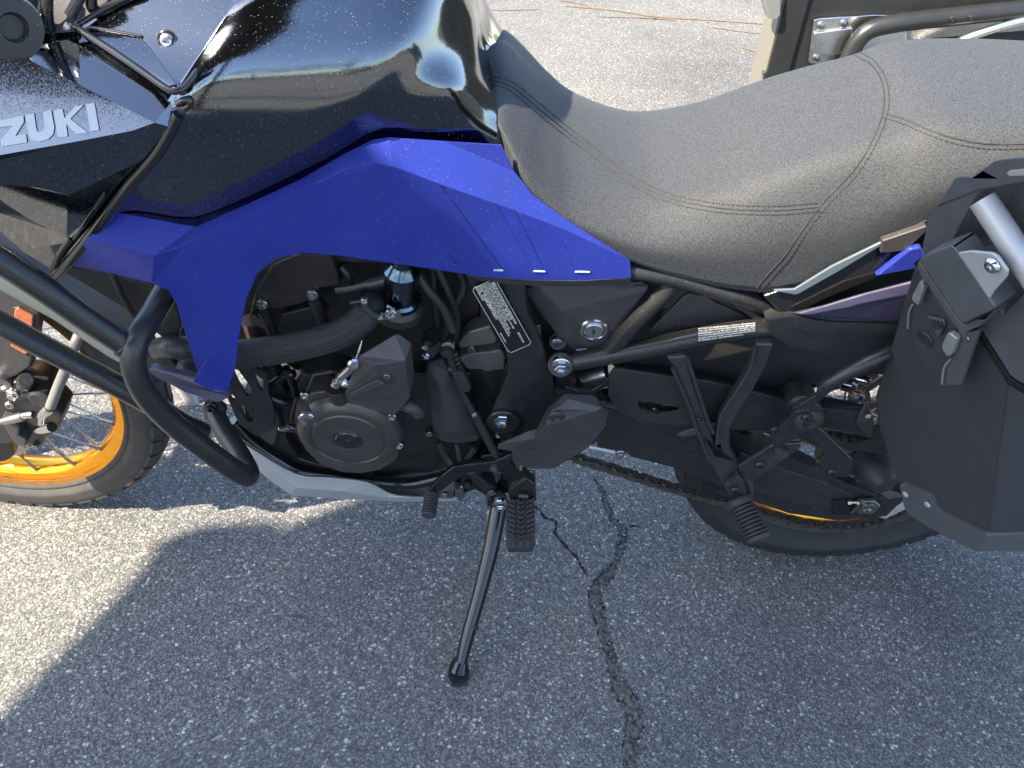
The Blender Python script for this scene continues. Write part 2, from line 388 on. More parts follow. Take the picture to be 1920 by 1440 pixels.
# ================================================================== THE PLACE
def crack_outline(cl, jit=.0045, sub=8):
    """closed ground outline round a centre line of (px, py, width px)"""
    L, Rr = [], []
    pts = cr([Vector(c) for c in cl], sub)
    for i, p in enumerate(pts):
        q = pts[min(i+1, len(pts)-1)]-pts[max(i-1, 0)]; q.z = 0; q.normalize(); nx = Vector((q.y, -q.x))
        a = G(p.x-nx.x*p.z/2, p.y-nx.y*p.z/2); b = G(p.x+nx.x*p.z/2, p.y+nx.y*p.z/2)
        j = jit*min(1, p.z/14)
        L.append(a+Vector((rnd.uniform(-j, j), rnd.uniform(-j, j), 0))); Rr.append(b+Vector((rnd.uniform(-j, j), rnd.uniform(-j, j), 0)))
    return L+Rr[::-1]
CR_MAIN = [(1112, 893, 3), (1121, 908, 7), (1132, 925, 9), (1137, 945, 12), (1149, 972, 11), (1166, 990, 14), (1168, 1012, 15), (1162, 1032, 14), (1156, 1052, 13), (1140, 1076, 20), (1122, 1098, 24), (1116, 1120, 22), (1121, 1145, 25), (1130, 1172, 21), (1137, 1200, 20), (1145, 1230, 21), (1153, 1262, 22), (1165, 1290, 30), (1178, 1316, 34), (1190, 1342, 31), (1188, 1372, 32), (1183, 1402, 27), (1180, 1440, 25), (1178, 1500, 26), (1183, 1600, 20)]
CR_THIN = [(996, 940, 1.5), (1004, 950, 5), (1013, 957, 3), (1019, 967, 8), (1028, 972, 4), (1040, 976, 6), (1043, 986, 3), (1041, 1000, 7), (1049, 1010, 3), (1059, 1021, 8), (1070, 1033, 4), (1079, 1041, 7), (1085, 1052, 3), (1092, 1063, 7), (1098, 1074, 3), (1103, 1084, 2)]
CR_SPUR = [(1181, 987, 5), (1190, 986, 4), (1203, 988, 2)]
h_main, h_thin, h_spur = crack_outline(CR_MAIN), crack_outline(CR_THIN, .005), crack_outline(CR_SPUR, .001)
bm = bmesh.new()
E_ = 90
outer = [Vector((-E_, -E_, 0)), Vector((E_, -E_, 0)), Vector((E_, E_, 0)), Vector((-E_, E_, 0))]
loops = [outer, h_main, h_thin, h_spur]
tr = tessellate_polygon(loops); vs = [bm.verts.new(v) for lp in loops for v in lp]
for t in tr:
    try: bm.faces.new([vs[i] for i in t])
    except ValueError: pass
k = 4
for lp in loops[1:]:
    top = vs[k:k+len(lp)]; k += len(lp)
    low = [bm.verts.new(v.co*1+Vector((rnd.uniform(-.001, .001), rnd.uniform(-.001, .001), -.009))) for v in top]
    for i in range(len(top)):
        j = (i+1) % len(top); bm.faces.new((top[i], low[i], low[j], top[j]))
bmesh.ops.recalc_face_normals(bm, faces=bm.faces[:])
for f in bm.faces:
    if abs(f.normal.z) > .9 and f.normal.z < 0: f.normal_flip()
gr = link('parking_lot', bm, asph, None, 20, recalc=False); tag(gr, kind='structure'); gr.data.polygons.foreach_set('use_smooth', [False]*len(gr.data.polygons))
bm = bmesh.new()
a, b = G(950, 880), G(1240, 1700)
v = [bm.verts.new((x, y, -.006)) for x, y in ((a.x-.1, a.y+.1), (b.x+.3, a.y+.1), (b.x+.3, b.y-.2), (a.x-.1, b.y-.2))]
bm.faces.new(v); tag(link('crack_bed', bm, crackm), kind='structure')
# crumbs lying in the crack, loose chips on the asphalt
_ico = bmesh.new(); bmesh.ops.create_icosphere(_ico, subdivisions=1, radius=1)
_iv = [v.co.copy() for v in _ico.verts]; _if = [[v.index for v in f.verts] for f in _ico.faces]; _ico.free()
def chip(bm, c, s, flat=.6):
    a = rnd.uniform(0, 6.3); ca, sa = math.cos(a), math.sin(a); sx, sy, sz = s*rnd.uniform(.7, 1.4), s*rnd.uniform(.6, 1), s*flat; vs_ = []
    for q in _iv:
        x, y, z = q.x*sx+rnd.uniform(-.22, .22)*s, q.y*sy+rnd.uniform(-.22, .22)*s, q.z*sz+rnd.uniform(-.1, .1)*s
        vs_.append(bm.verts.new((c.x+x*ca-y*sa, c.y+x*sa+y*ca, c.z+z)))
    for f in _if: bm.faces.new([vs_[i] for i in f])
def inside(pt, poly):
    c = False; j = len(poly)-1
    for i in range(len(poly)):
        if (poly[i].y > pt.y) != (poly[j].y > pt.y) and pt.x < (poly[j].x-poly[i].x)*(pt.y-poly[i].y)/(poly[j].y-poly[i].y)+poly[i].x: c = not c
        j = i
    return c
crumb_dark = mat('crack_gravel', (.095, .090, .085), .85, var=.85, vscale=120)
chip_m = mat('stone_chip', (.30, .29, .27), .8, var=.55, vscale=70)
bm = bmesh.new()
for (px, py, wd) in [tuple(v) for v in cr([Vector(c) for c in CR_MAIN], 6)]:
    for _ in range(int(6+wd*2.2)):
        p = G(px+rnd.uniform(-.5, .5)*wd, py+rnd.uniform(-8, 8))
        if inside(p, h_main): chip(bm, Vector((p.x, p.y, -.005+rnd.uniform(-.001, .002))), rnd.choice([.0010, .0014, .0018, .0025, .0035, .005]))
tag(link('crack_gravel', bm, crumb_dark, None, 15), kind='stuff')
bm = bmesh.new()
for _ in range(900):
    p = G(rnd.uniform(-60, 1980), 1440-(rnd.random()**.8)*500)
    chip(bm, Vector((p.x, p.y, .0004)), rnd.choice([.0012, .0015, .002, .0026]), .5)
tag(link('loose_stone_chips', bm, chip_m, None, 15), kind='stuff')
# dry grass tufts in the crack
bm = bmesh.new()
for (px, py, n_) in ((1168, 1295, 26), (1176, 1428, 22), (1113, 1108, 10), (1130, 915, 12), (1174, 1318, 10)):
    for _ in range(n_):
        p = G(px+rnd.uniform(-6, 6), py+rnd.uniform(-10, 10)); p.z = -.005
        a = rnd.uniform(0, 6.3); ln = rnd.uniform(.006, .02); d = Vector((math.cos(a), math.sin(a), rnd.uniform(.3, 1.0))).normalized()
        q = p+d*ln*.6; e = q+(d+Vector((0, 0, -.8))).normalized()*ln*.5; wv = Vector((-d.y, d.x, 0)).normalized()*.0005
        v = [bm.verts.new(x) for x in (p-wv, p+wv, q+wv*.8, q-wv*.8, e)]
        bm.faces.new(v[:4]); bm.faces.new((v[3], v[2], v[4]))
tag(link('dry_grass', bm, grassm, None, 40), kind='stuff')
# soil filled cracks far behind
bm = bmesh.new()
for cl in ([(1060, 12, 1.5), (1150, 20, 2), (1230, 32, 2), (1330, 38, 2.5), (1440, 46, 2)], [(1225, 36, 1.5), (1262, 38, 2.5), (1270, 46, 1.5)], [(1120, 32, 1), (1200, 34, 1.5), (1232, 36, 2)], [(1335, 52, 1), (1375, 58, 1.5), (1440, 66, 1.5)], [(1392, 90, 2), (1420, 98, 3), (1445, 106, 3)], [(1050, 2, 1), (1090, 8, 1.5), (1120, 24, 1)], [(900, 10, 1), (930, 20, 1), (1010, 18, 1)]):
    o_ = crack_outline(cl, .006, 6); v = [bm.verts.new(p+Vector((0, 0, .003))) for p in o_]; n_ = len(v)//2
    for i in range(n_-1): bm.faces.new((v[i], v[i+1], v[-2-i], v[-1-i]))
tag(link('soil_in_cracks', bm, rustm, None, 40), kind='stuff')
bm = bmesh.new()
for _ in range(7):
    p = G(rnd.uniform(880, 1440), rnd.uniform(8, 150)); chip(bm, p+Vector((0, 0, .002)), rnd.uniform(.004, .008), .3)
tag(link('fallen_leaf_bits', bm, rustm, None, 20), kind='stuff')

# ---- added sun blocker, out of view: slab outline shaped from the shade it casts
def box(bm, a, b):
    x0, y0, z0 = a; x1, y1, z1 = b
    v = [bm.verts.new(p) for p in ((x0, y0, z0), (x1, y0, z0), (x1, y1, z0), (x0, y1, z0), (x0, y0, z1), (x1, y0, z1), (x1, y1, z1), (x0, y1, z1))]
    for f in ((3, 2, 1, 0), (4, 5, 6, 7), (0, 1, 5, 4), (1, 2, 6, 5), (2, 3, 7, 6), (3, 0, 4, 7)): bm.faces.new([v[i] for i in f])
HB = 2.9
tq = SUN*(HB/SUN.z)
blockerm = mat('blocker_dark_metal', (.06, .06, .065), .5, .2, var=.2, vscale=3)
sh = empty('sun_blocker', (-1, -4, 0)); tag(sh, 'added dark slab on four posts out of view, shaped to block the sun', 'sun_blocker')
Mi = Matrix.Translation((1, 4, 0))
def blocker_part(name, bm, m, parent=None):
    bm.transform(Mi); return link(name, bm, m, parent or sh, 30)
pr = [G(*p)+tq for p in ((0, 1340), (120, 1215), (200, 1135), (252, 1080), (298, 1016), (440, 1008), (462, 1036))]  # wanted shadow edge on the ground, moved up the sun direction
edge = [Vector(q)+tq for q in ((.48, -.13, 0), (.54, -.05, 0), (.70, .05, 0), (.9, .112, 0), (1.395, .112, 0), (1.435, .045, 0), (1.95, .05, 0), (2.15, .13, 0), (3.3, .14, 0))]  # outline notched to lay shade on the blue panel's front part
prof = pr+edge+[Vector((edge[-1].x, -3.2, HB)), Vector((pr[0].x-1.2, -3.2, HB)), Vector((pr[0].x-.9, pr[0].y-.9, HB))]
bm = bmesh.new(); add_prism(bm, [prof], Vector((0, 0, .10))); blocker_part('blocker_slab', bm, blockerm)
for x in (-1.95, .55):
    for y in (-1.95, -2.95):
        bm = bmesh.new(); box(bm, (x-.05, y-.05, 0), (x+.05, y+.05, HB-.003)); blocker_part('blocker_post', bm, blockerm)

# ---- bare trees across the lot behind the photographer, mirrored in the black paint
bark = mat('grey_bark', (.16, .135, .115), .9, var=.3, vscale=9)
trnd = random.Random(11)
def bare_tree(x, y, h, label):
    t = empty('bare_tree', (x, y, 0)); tag(t, label, 'tree', 'bare trees at the edge of the lot')
    bm = bmesh.new(); tw = bmesh.new()
    def limb(p, d, L, r, lv):
        q = p+d*L*.5+Vector((trnd.uniform(-.06, .06), trnd.uniform(-.06, .06), .03))*L; e = q+(d+Vector((trnd.uniform(-.2, .2), trnd.uniform(-.2, .2), .08))).normalized()*L*.5
        add_tube(bm if lv < 2 else tw, [p, q, e], [r, r*.8, r*.6], 6 if lv < 2 else 3, False)
        if lv >= 5: return
        for _ in range(4 if lv < 4 else 3):
            s = trnd.uniform(.35, 1); b = p+(e-p)*s; a = Vector((trnd.uniform(-1, 1), trnd.uniform(-1, 1), trnd.uniform(-.1, .9))).normalized()
            limb(b, (d*.6+a).normalized(), L*trnd.uniform(.5, .72), max(r*.5, .008), lv+1)
    limb(Vector((0, 0, 0)), Vector((0, 0, 1)), h*.42, h*.017, 0)
    link('trunk', bm, bark, t, 60); link('crown', tw, bark, t, 60)
for x, y, h, lb in ((-14, -17, 9, 'bare grey tree second from the left end of the row behind the photographer'), (-9.5, -20, 11, 'tall bare tree behind the added sun blocker'), (-5, -18, 8.5, 'lowest bare tree of the row, right behind the added sun blocker'), (0, -21, 10, 'bare tree just right of the added sun blocker'), (5, -19, 9, 'bare tree in the open middle of the row behind the photographer'), (10, -22, 11, 'tall bare tree at the right end of the row'), (-19, -14, 10, 'bare tree nearest the road at the left end of the row')):
    bare_tree(x, y, h, lb)
bm = bmesh.new()
pp_ = []
for k in range(60):
    a = -math.pi*.95+math.pi*.9*k/59; pp_.append((Vector((math.cos(a)*40, math.sin(a)*40, 0)), 2.2+1.6*trnd.random()+1.2*math.sin(k*.5)))
for (a, h0), (b, h1) in zip(pp_, pp_[1:]):
    v = [bm.verts.new(p) for p in (a, b, b*1.1+Vector((0, 0, h1)), a*1.1+Vector((0, 0, h0)))]; bm.faces.new(v)
    v2 = [bm.verts.new(p) for p in (a*1.1+Vector((0, 0, h0)), b*1.1+Vector((0, 0, h1)), b*1.6+Vector((0, 0, 0)), a*1.6)]; bm.faces.new(v2)
tag(link('far_hedge', bm, mat('far_hedge_brown', (.09, .08, .055), .9, var=.5, vscale=2.), None, 80), kind='stuff')

# ---- utility vehicle parked behind the seat
UY = 1.05
uv = empty('utility_vehicle', (PW(1475, 130, UY).x, UY, 0)); tag(uv, 'black utility vehicle with riveted aluminium bracket and bent black tubes parked behind the seat', 'utility vehicle')
Mu = Matrix.Translation(-Vector(uv.location))
def upart(name, bm, m, bev=0., ang=30, parent=None):
    bm.transform(Mu); return link(name, bm, m, parent or uv, ang, bev)
ux, uz = PW(1473, 0, UY).x, .30
def side_t(px_):
    t = .02
    while t < .6:
        d = Vector((ux, UY+t, PW(1440, 40, UY).z))-CAM_LOC
        if 960+FOCAL*d.dot(rt)/d.dot(fwd) < px_: return t
        t += .005
    return t
TH = side_t(1441)
bm = bmesh.new(); box(bm, (ux, UY, uz), (ux+1.9, UY+TH, 1.25)); upart('tail_panel', bm, utv_m, .006)
bm = bmesh.new(); box(bm, (ux-.003, UY-.010, uz+.01), (ux+.055, UY-.0002, 1.25)); upart('corner_post', bm, utv_m, .003)
bm = bmesh.new(); box(bm, (ux-.004, UY+.004, uz+.01), (ux-.0002, UY+TH-.004, 1.25)); upart('sunlit_edge_face', bm, mat('sunlit_edge_tone', (.17, .155, .13), .5), .001)  # side face of the black panel, brown sunlight put into its colour
bm = bmesh.new(); box(bm, (ux+1.1, UY+TH+.002, .42), (ux+3.2, UY+1.5, 1.2)); upart('body', bm, utv_m, .02)
for (dx, dy) in ((1.5, .14), (2.8, .14), (1.5, 1.2), (2.8, 1.2)):
    bm = bmesh.new(); add_lathe(bm, Vector((ux+dx, UY+dy-.02, .30)), Vector((0, 1, 0)), [(.14, -.02), (.17, .0), (.28, .0), (.30, .03), (.30, .17), (.28, .2), (.17, .2), (.14, .18)], 36)
    upart('wheel', bm, tyre_m)
def up_(px, py, o=0.): return PW(px, py, UY-o)
bm = bmesh.new(); add_prism(bm, [[up_(*p, .012) for p in ((1526, 38), (1534, 35), (1640, 28), (1700, 30), (1700, 120), (1640, 125), (1519, 119), (1516, 112))]], Vector((0, .008, 0)))
brk = upart('bracket', bm, alu, .002)
bm = bmesh.new(); add_prism(bm, [[up_(*p, .019) for p in ((1527, 62), (1600, 52), (1590, 95), (1560, 105), (1525, 95))]], Vector((0, .006, 0))); upart('bracket_rib', bm, alu, .003, parent=uv)
for (px, py) in ((1539, 48), (1582, 44), (1530, 109)):
    bm = bmesh.new(); add_lathe(bm, up_(px, py, .012), OUT, [(.011, 0), (.011, .003), (.007, .006), (0, .007)], 16); upart('rivet', bm, dullsteel)
def utube(pts, r, m=None, name='bent_tube'):
    bm = bmesh.new(); add_tube(bm, cr([PW(*p) for p in pts], 8), r, 14); upart(name, bm, m or utv_m)
utube([(1560, 190, UY-.05), (1592, 108, UY-.05), (1622, 62, UY-.05), (1680, 44, UY-.05), (1800, 30, UY-.05), (1960, 14, UY-.05), (2150, -2, UY-.05)], .022)
utube([(1760, 108, UY-.07), (1800, 78, UY-.07), (1850, 58, UY-.07), (1930, 36, UY-.07), (2050, 12, UY-.07)], .011, alu, 'grey_cable')
bm = bmesh.new(); add_prism(bm, [[up_(*p, .004) for p in ((1650, 58), (1960, 34), (2000, 32), (2000, 52), (1960, 54), (1650, 80))]], Vector((0, .003, 0))); upart('sill_strip', bm, dullsteel, .001)
for (px, py) in ((1785, 35), (1821, 33)):
    bm = bmesh.new(); add_lathe(bm, PW(px, py, UY-.072), OUT, [(.007, -.01), (.007, .003), (.004, .005), (0, .005)], 14); upart('screw', bm, utv_m)
bm = bmesh.new(); add_prism(bm, [[up_(*p, .03) for p in ((1433, -40), (1466, -40), (1464, 30), (1458, 37), (1440, 35), (1434, 10))]], Vector((0, .05, 0))); upart('latch_cover', bm, mat('grey_latch_plastic', (.17, .17, .17), .5), .004)
bm = bmesh.new(); add_prism(bm, [[up_(*p, .012) for p in ((1431, 136), (1436, 136), (1437, 152), (1431, 153))]], Vector((0, .02, 0))); upart('hinge_pin', bm, dullsteel, .001)

# ================================================================== THE MOTORCYCLE
bike = empty('motorcycle', (0, 0, 0), (LEAN, 0, 0))
tag(bike, 'black and blue adventure motorcycle leaning on its side stand on cracked asphalt', 'motorcycle')
def cyl_between(bm, a, b, r, seg=10): add_tube(bm, [a, b], r, seg)

# ---- wheels
def torus_prof(cx, R0, prof, seg=120):
    """revolve (radius, y) profile about the axle at (cx, *, R0)"""
    bm = bmesh.new(); rings = []
    for s in range(seg):
        a = 2*math.pi*s/seg
        rings.append([bm.verts.new((cx+r*math.cos(a), y, R0+r*math.sin(a))) for r, y in prof])
    k = len(prof)
    for s in range(seg):
        A, B = rings[s], rings[(s+1) % seg]
        for i in range(k):
            j = (i+1) % k; bm.faces.new((A[i], A[j], B[j], B[i]))
    return bm
def wheel(name, cx, R0, wid, rim_r, rim_w, nsp, tread_blocks, tm):
    g = empty(name); g.parent = bike
    prof = []
    bead = rim_r-.006
    for (r, y) in ((bead, .62), (bead+.009, .78), (bead+.011, .815), (bead+.014, .82), (bead+.016, .80), (R0-.050, .965), (R0-.047, .995), (R0-.043, .998), (R0-.040, .985), (R0-.030, 1.0), (R0-.016, .90), (R0-.006, .62), (R0-.001, .28), (R0, 0)): prof.append((r, y*wid))
    full = [(r, -y) for r, y in prof]+[(r, y) for r, y in prof[::-1][1:]]
    t = link('tyre', torus_prof(cx, R0, full, 160), tm, g, 50)
    # tread blocks proud of the carcass
    bm = bmesh.new(); nb = tread_blocks
    for s in range(nb):
        for sg in (-1, 1):
            for (y0, y1, r0, r1, sk) in ((.10, .50, R0-.0005, R0-.004, .3), (.58, .92, R0-.006, R0-.017, .5)):
                a0 = 2*math.pi*(s+(.5 if sg > 0 else 0))/nb; da = 2*math.pi/nb*.74
                pts = []
                for (u, yy_, rr) in ((0, y0, r0), (1, y0, r0), (1, y1, r1), (0, y1, r1)):
                    a = a0+da*u+sk*(yy_-y0)*2*math.pi/nb
                    pts.append((a, sg*yy_*wid, rr))
                top = [bm.verts.new((cx+(rr+.004)*math.cos(a), y, R0+(rr+.004)*math.sin(a))) for a, y, rr in pts]
                low = [bm.verts.new((cx+(rr-.006)*math.cos(a), y, R0+(rr-.006)*math.sin(a))) for a, y, rr in pts]
                bm.faces.new(top)
                for i in range(4): bm.faces.new((top[i], top[(i+1) % 4], low[(i+1) % 4], low[i]))
    tag(link('tread_block', bm, tm, g, 30), kind='stuff')
    rp = [(rim_r+.004, -rim_w), (rim_r+.004, -rim_w+.004), (rim_r-.004, -rim_w+.006), (rim_r-.012, -rim_w*.75), (rim_r-.022, -rim_w*.45), (rim_r-.026, 0)]
    rp = rp+[(r, -y) for r, y in rp[::-1][1:]]
    inn = [(r-.005, y*.94) for r, y in rp[::-1]]
    inn[0] = (rim_r-.009, rim_w-.0005); inn[-1] = (rim_r-.009, -rim_w+.0005)
    link('rim', torus_prof(cx, R0, rp+inn, 140), gold, g, 40)
    hb = bmesh.new(); add_lathe(hb, Vector((cx, -.062, R0)), Vector((0, 1, 0)), [(.018, 0), (.030, .004), (.030, .02), (.022, .03), (.022, .094), (.030, .104), (.030, .12), (.018, .124)], 28); link('hub', hb, satin, g)
    sp = None
    for i in range(nsp):
        sg = 1 if i % 2 else -1; a = 2*math.pi*i/nsp; off = (.62 if (i//2) % 2 else -.62)
        p = Vector((cx+.030*math.cos(a+off*2), sg*.044, R0+.030*math.sin(a+off*2))); q = Vector((cx+(rim_r-.028)*math.cos(a), sg*.016, R0+(rim_r-.028)*math.sin(a)))
        bm = bmesh.new(); cyl_between(bm, p, q, .0019, 6); d = (p-q).normalized(); cyl_between(bm, q-d*.004, q+d*.022, .0034, 8)
        link('spoke', bm, dullsteel, g, 40)
    return g
fw_ = wheel('front_wheel', 0, .347, .046, .279, .033, 36, 46, tyre_m)
rw_ = wheel('rear_wheel', 1.57, .321, .076, .225, .052, 32, 40, tyre_clean)

# brake disc, floating buttons
def disc(cx, R0, y, ro, ri, parent, n=18):
    bm = bmesh.new(); seg = 144
    outer = []; 
    for s in range(seg):
        a = 2*math.pi*s/seg; r = ro*(1+.012*math.cos(a*12)); outer.append(Vector((cx+r*math.cos(a), y, R0+r*math.sin(a))))
    inner = [Vector((cx+(ri*(1+.04*math.cos(a*8)))*math.cos(a), y, R0+(ri*(1+.04*math.cos(a*8)))*math.sin(a))) for a in [2*math.pi*s/96 for s in range(96)]]
    holes = [inner]
    for k in range(n):
        for (rr, ph) in ((.78, 0), (.93, .5)):
            a = 2*math.pi*(k+ph)/n; r = ri+(ro-ri)*(rr-.55)/.45*.9; c = Vector((cx+r*math.cos(a), y, R0+r*math.sin(a)))
            holes.append([c+Vector((math.cos(t), 0, math.sin(t)))*.0042 for t in [2*math.pi*q/8 for q in range(8)]])
    add_prism(bm, [outer]+holes, Vector((0, .0045, 0))); link('brake_disc', bm, dullsteel, parent)
    bm = bmesh.new(); o2 = [Vector((cx+(ri*.93)*math.cos(a), y+.001, R0+(ri*.93)*math.sin(a))) for a in [2*math.pi*s/60 for s in range(60)]]; hs = [[Vector((cx+.04*math.cos(a), y+.001, R0+.04*math.sin(a))) for a in [2*math.pi*s/30 for s in range(30)]]]
    for k in range(6):
        a0 = 2*math.pi*k/6+.2; hs.append([Vector((cx+r*math.cos(a), y+.001, R0+r*math.sin(a))) for r, a in ((.055, a0), (ri*.80, a0-.1), (ri*.83, a0+.25), (ri*.80, a0+.6), (.055, a0+.5))])
    add_prism(bm, [o2]+hs, Vector((0, .004, 0))); link('disc_carrier', bm, mat('bronze_carrier', (.18, .15, .12), .4, .6), parent)
    for k in range(8):
        a = 2*math.pi*k/8; bolt(Vector((cx+ri*.965*math.cos(a), y-.001, R0+ri*.965*math.sin(a))), 0, 0, .008, parent, dullsteel, 'button', name='disc_button')
disc(0, .347, -.066, .155, .118, fw_)
STEER = R(-3.8)
ax_ = Vector((math.sin(R(28)), 0, math.cos(R(28)))); pv_ = Vector((.045, 0, .347))
fw_.matrix_local = Matrix.Translation(pv_) @ Matrix.Rotation(STEER, 4, ax_) @ Matrix.Translation(-pv_)

# ---- tank
def sect(rows, mirror=True):
    """rows: per station list of (px,py,y) from low left edge to the centre; mirrored to the right side"""
    out = []
    for st in rows:
        L = [PP(p) for p in st]
        if mirror: L = L+[Vector((p.x, -p.y, p.z)) for p in L[::-1][(1 if abs(L[-1].y) < 1e-4 else 0):]]
        out.append(L)
    return out
TANK = sect([
    [(95, 505, -.222), (150, 430, -.238), (215, 330, -.246), (300, 210, -.238), (385, 80, -.205), (470, -40, -.15), (620, -200, 0)],
    [(225, 425, -.215), (262, 350, -.232), (320, 250, -.240), (390, 150, -.228), (460, 40, -.190), (540, -60, -.14), (680, -190, 0)],
    [(370, 445, -.207), (400, 370, -.222), (445, 260, -.228), (510, 150, -.215), (575, 40, -.178), (640, -50, -.13), (745, -165, 0)],
    [(590, 350, -.188), (612, 280, -.198), (650, 195, -.200), (690, 105, -.182), (735, 15, -.145), (775, -50, -.10), (830, -120, 0)],
    [(712, 285, -.168), (730, 225, -.175), (756, 155, -.172), (785, 85, -.152), (815, 15, -.115), (840, -30, -.075), (866, -75, 0)],
    [(830, 290, -.152), (842, 230, -.155), (855, 165, -.148), (868, 105, -.102), (880, 52, -.062), (887, 26, -.034), (892, 12, 0)],
    [(950, 300, -.122), (940, 245, -.118), (926, 185, -.088), (914, 140, -.055), (906, 112, -.036), (903, 92, -.02), (902, 80, 0)],
    [(965, 325, -.115), (957, 268, -.105), (946, 214, -.078), (936, 168, -.048), (930, 140, -.03), (927, 124, -.015), (925, 114, 0)]])
tank = loft('fuel_tank', TANK, gloss, bike, 7, 6, .003)
tbv = bvh_of(tank)

# ---- left fairing with maker's name, upper trim panel, inner panel
FA = {'k0': (-75, 45, -.206), 'm1': (60, 115, -.2225), 'm2': (150, 160, -.2335), 'u1': (20, 70, -.165), 'u2': (65, 55, -.150), 'u3': (148, 60, -.160), 'u4': (330, 181, -.230), 'u5': (326, 223, -.242), 'k1': (290, 230, -.252),
      'h0': (-80, 305, -.282), 'h1': (150, 264, -.270), 'h2': (248, 245, -.262),
      's1': (318, 238, -.248), 's2': (268, 300, -.247), 's3': (214, 352, -.244), 's4': (165, 412, -.238), 's5': (128, 452, -.234), 's6': (102, 498, -.228),
      'b1': (124, 446, -.232), 'b2': (89, 428, -.236), 'b3': (55, 411, -.240), 'b4': (0, 375, -.246), 'b5': (-80, 322, -.252),
      'q0': (-80, 318, -.268), 'q1': (0, 345, -.262), 'q2': (70, 352, -.258), 'q3': (128, 366, -.254), 'q4': (205, 330, -.253)}
_p0, _p1, _p2 = PP(FA['k0']), PP(FA['k1']), PP(FA['h0']); _n = (_p1-_p0).cross(_p2-_p0).normalized()
for q in ('m1', 'm2', 'h1', 'h2'): FA[q] = on_plane(FA[q][0], FA[q][1], _p0, _n)
fair = faces('side_fairing', FA, [('k0', 'u1', 'm1'), ('m1', 'u1', 'u2'), ('m1', 'u2', 'u3', 'm2'), ('m2', 'u3', 'u4', 'k1'), ('k1', 'u4', 'u5'), ('k0', 'm1', 'm2', 'k1', 'h2', 'h1', 'h0'), ('k1', 'u5', 's1'), ('k1', 's1', 's2', 'q4', 'h2'), ('h0', 'h1', 'h2', 'q4', 'q3', 'q2', 'q1', 'q0'),
    ('q4', 's2', 's3', 's4', 's5', 'b1', 'q3'), ('q3', 'b1', 'b2', 'b3', 'b4', 'b5', 'q0', 'q1', 'q2'), ('s5', 's6', 'b1')], gloss, bike, .004, .0022)
fbv = bvh_of(fair)
UP = [(143, 49, -0.1633), (216, 8, -0.1438), (330, -40, -0.1248), (520, -60, -0.1132), (474, -2, -0.1465), (408, 82, -0.1889), (350, 158, -0.2264), (336, 164, -0.2318), (318, 165, -0.2320)]
upper = plate('upper_fairing', UP, None, .02, gloss, bike, .002)
tube('trim_ridge', [(140, 50, -0.1715), (200, 88, -0.1943), (262, 130, -0.2169), (318, 169, -0.2380), (335, 169, -0.2380)], .0034, gloss_plain, upper, 10, 4)
tube('trim_ridge', [(335, 169, -0.2380), (350, 160, -0.2328), (409, 82, -0.1939), (476, -2, -0.1515), (540, -80, -0.1136)], .0036, gloss_plain, upper, 10, 4)
tube('trim_ridge', [(143, 48, -0.1701), (216, 6, -0.1484), (330, -42, -0.1283)], .003, gloss_plain, upper, 10, 4)
faces('trim_recess', {'a': (160, 60, -0.1748), 'b': (168, 52, -0.1670), 'c': (265, 66, -0.1752), 'd': (332, 158, -0.2319), 'e': (318, 162, -0.2338)}, [('a', 'b', 'c', 'd', 'e')], gloss, upper, .003, .0015)
tube('trim_edge', [(160, 58, -0.1764), (175, 52, -0.1710), (266, 68, -0.1782)], .0016, gloss_plain, upper, 8, 4)
bolt(313, 76, -.1835, .0075, upper, steel, 'button', ax=Vector((0, -.84, .54)))
lathe('bolt_washer', P(313, 76, -.183), Vector((0, -.84, .54)), [(.0105, 0), (.0105, .001), (.0085, .002)], gloss_plain, upper)
# seam between fairing and tank
tube('seam_gasket', [(336, 215, -.243), (296, 286, -.244), (240, 352, -.243), (182, 428, -.238), (140, 480, -.232), (106, 516, -.225)], .0062, gloss_plain, bike, 12, 5)
tube('clip', [(332, 196, -.238), (350, 186, -.238), (356, 196, -.238), (346, 204, -.238)], .0035, gloss_plain, bike, 8, 4)
# letters: flat decals on the fairing facet
LET = {'Z': [(-8, 228), (45, 217), (46, 229), (30, 255), (50, 252), (52, 267), (4, 275), (3, 263), (25, 236), (-8, 241)],
       'U': [(49, 216), (65, 213), (69, 240), (71, 246), (76, 248), (82, 245), (85, 238), (82, 210), (97, 207), (103, 238), (101, 252), (92, 261), (75, 266), (62, 263), (55, 254)],
       'K': [(102, 207), (118, 204), (122, 222), (142, 200), (158, 197), (133, 223), (166, 249), (145, 252), (125, 233), (128, 256), (110, 258)],
       'I': [(162, 196), (178, 193), (187, 244), (171, 247)]}
n_f = None
def decal(name, poly, bv, m, parent, lift_=.0011, th=.0006):
    h0 = [hit(bv, x, y, lift_) for x, y in poly]
    if any(h is None for h in h0): return None
    nrm = sum((h[1] for h in h0), Vector()).normalized()
    bm = bmesh.new(); add_prism(bm, [[h[0] for h in h0]], -nrm*th); return link(name, bm, m, parent, 30)
a_, b_, c_ = _p0, _p1, _p2; nf = (b_-a_).cross(c_-a_).normalized()
if nf.y > 0: nf = -nf
def flat_decal(poly, p0, n, m, parent, name, lift_=.0016, th=.0008):
    bm = bmesh.new(); add_prism(bm, [[on_plane(x, y, p0+n*lift_, n) for x, y in poly]], -n*th); return link(name, bm, m, parent, 30)
for ch in LET: decal('letter', LET[ch], fbv, letter, fair, .0014)
decal('letter', [(x-114, y+22) for x, y in LET['U']], fbv, letter, fair, .0014)
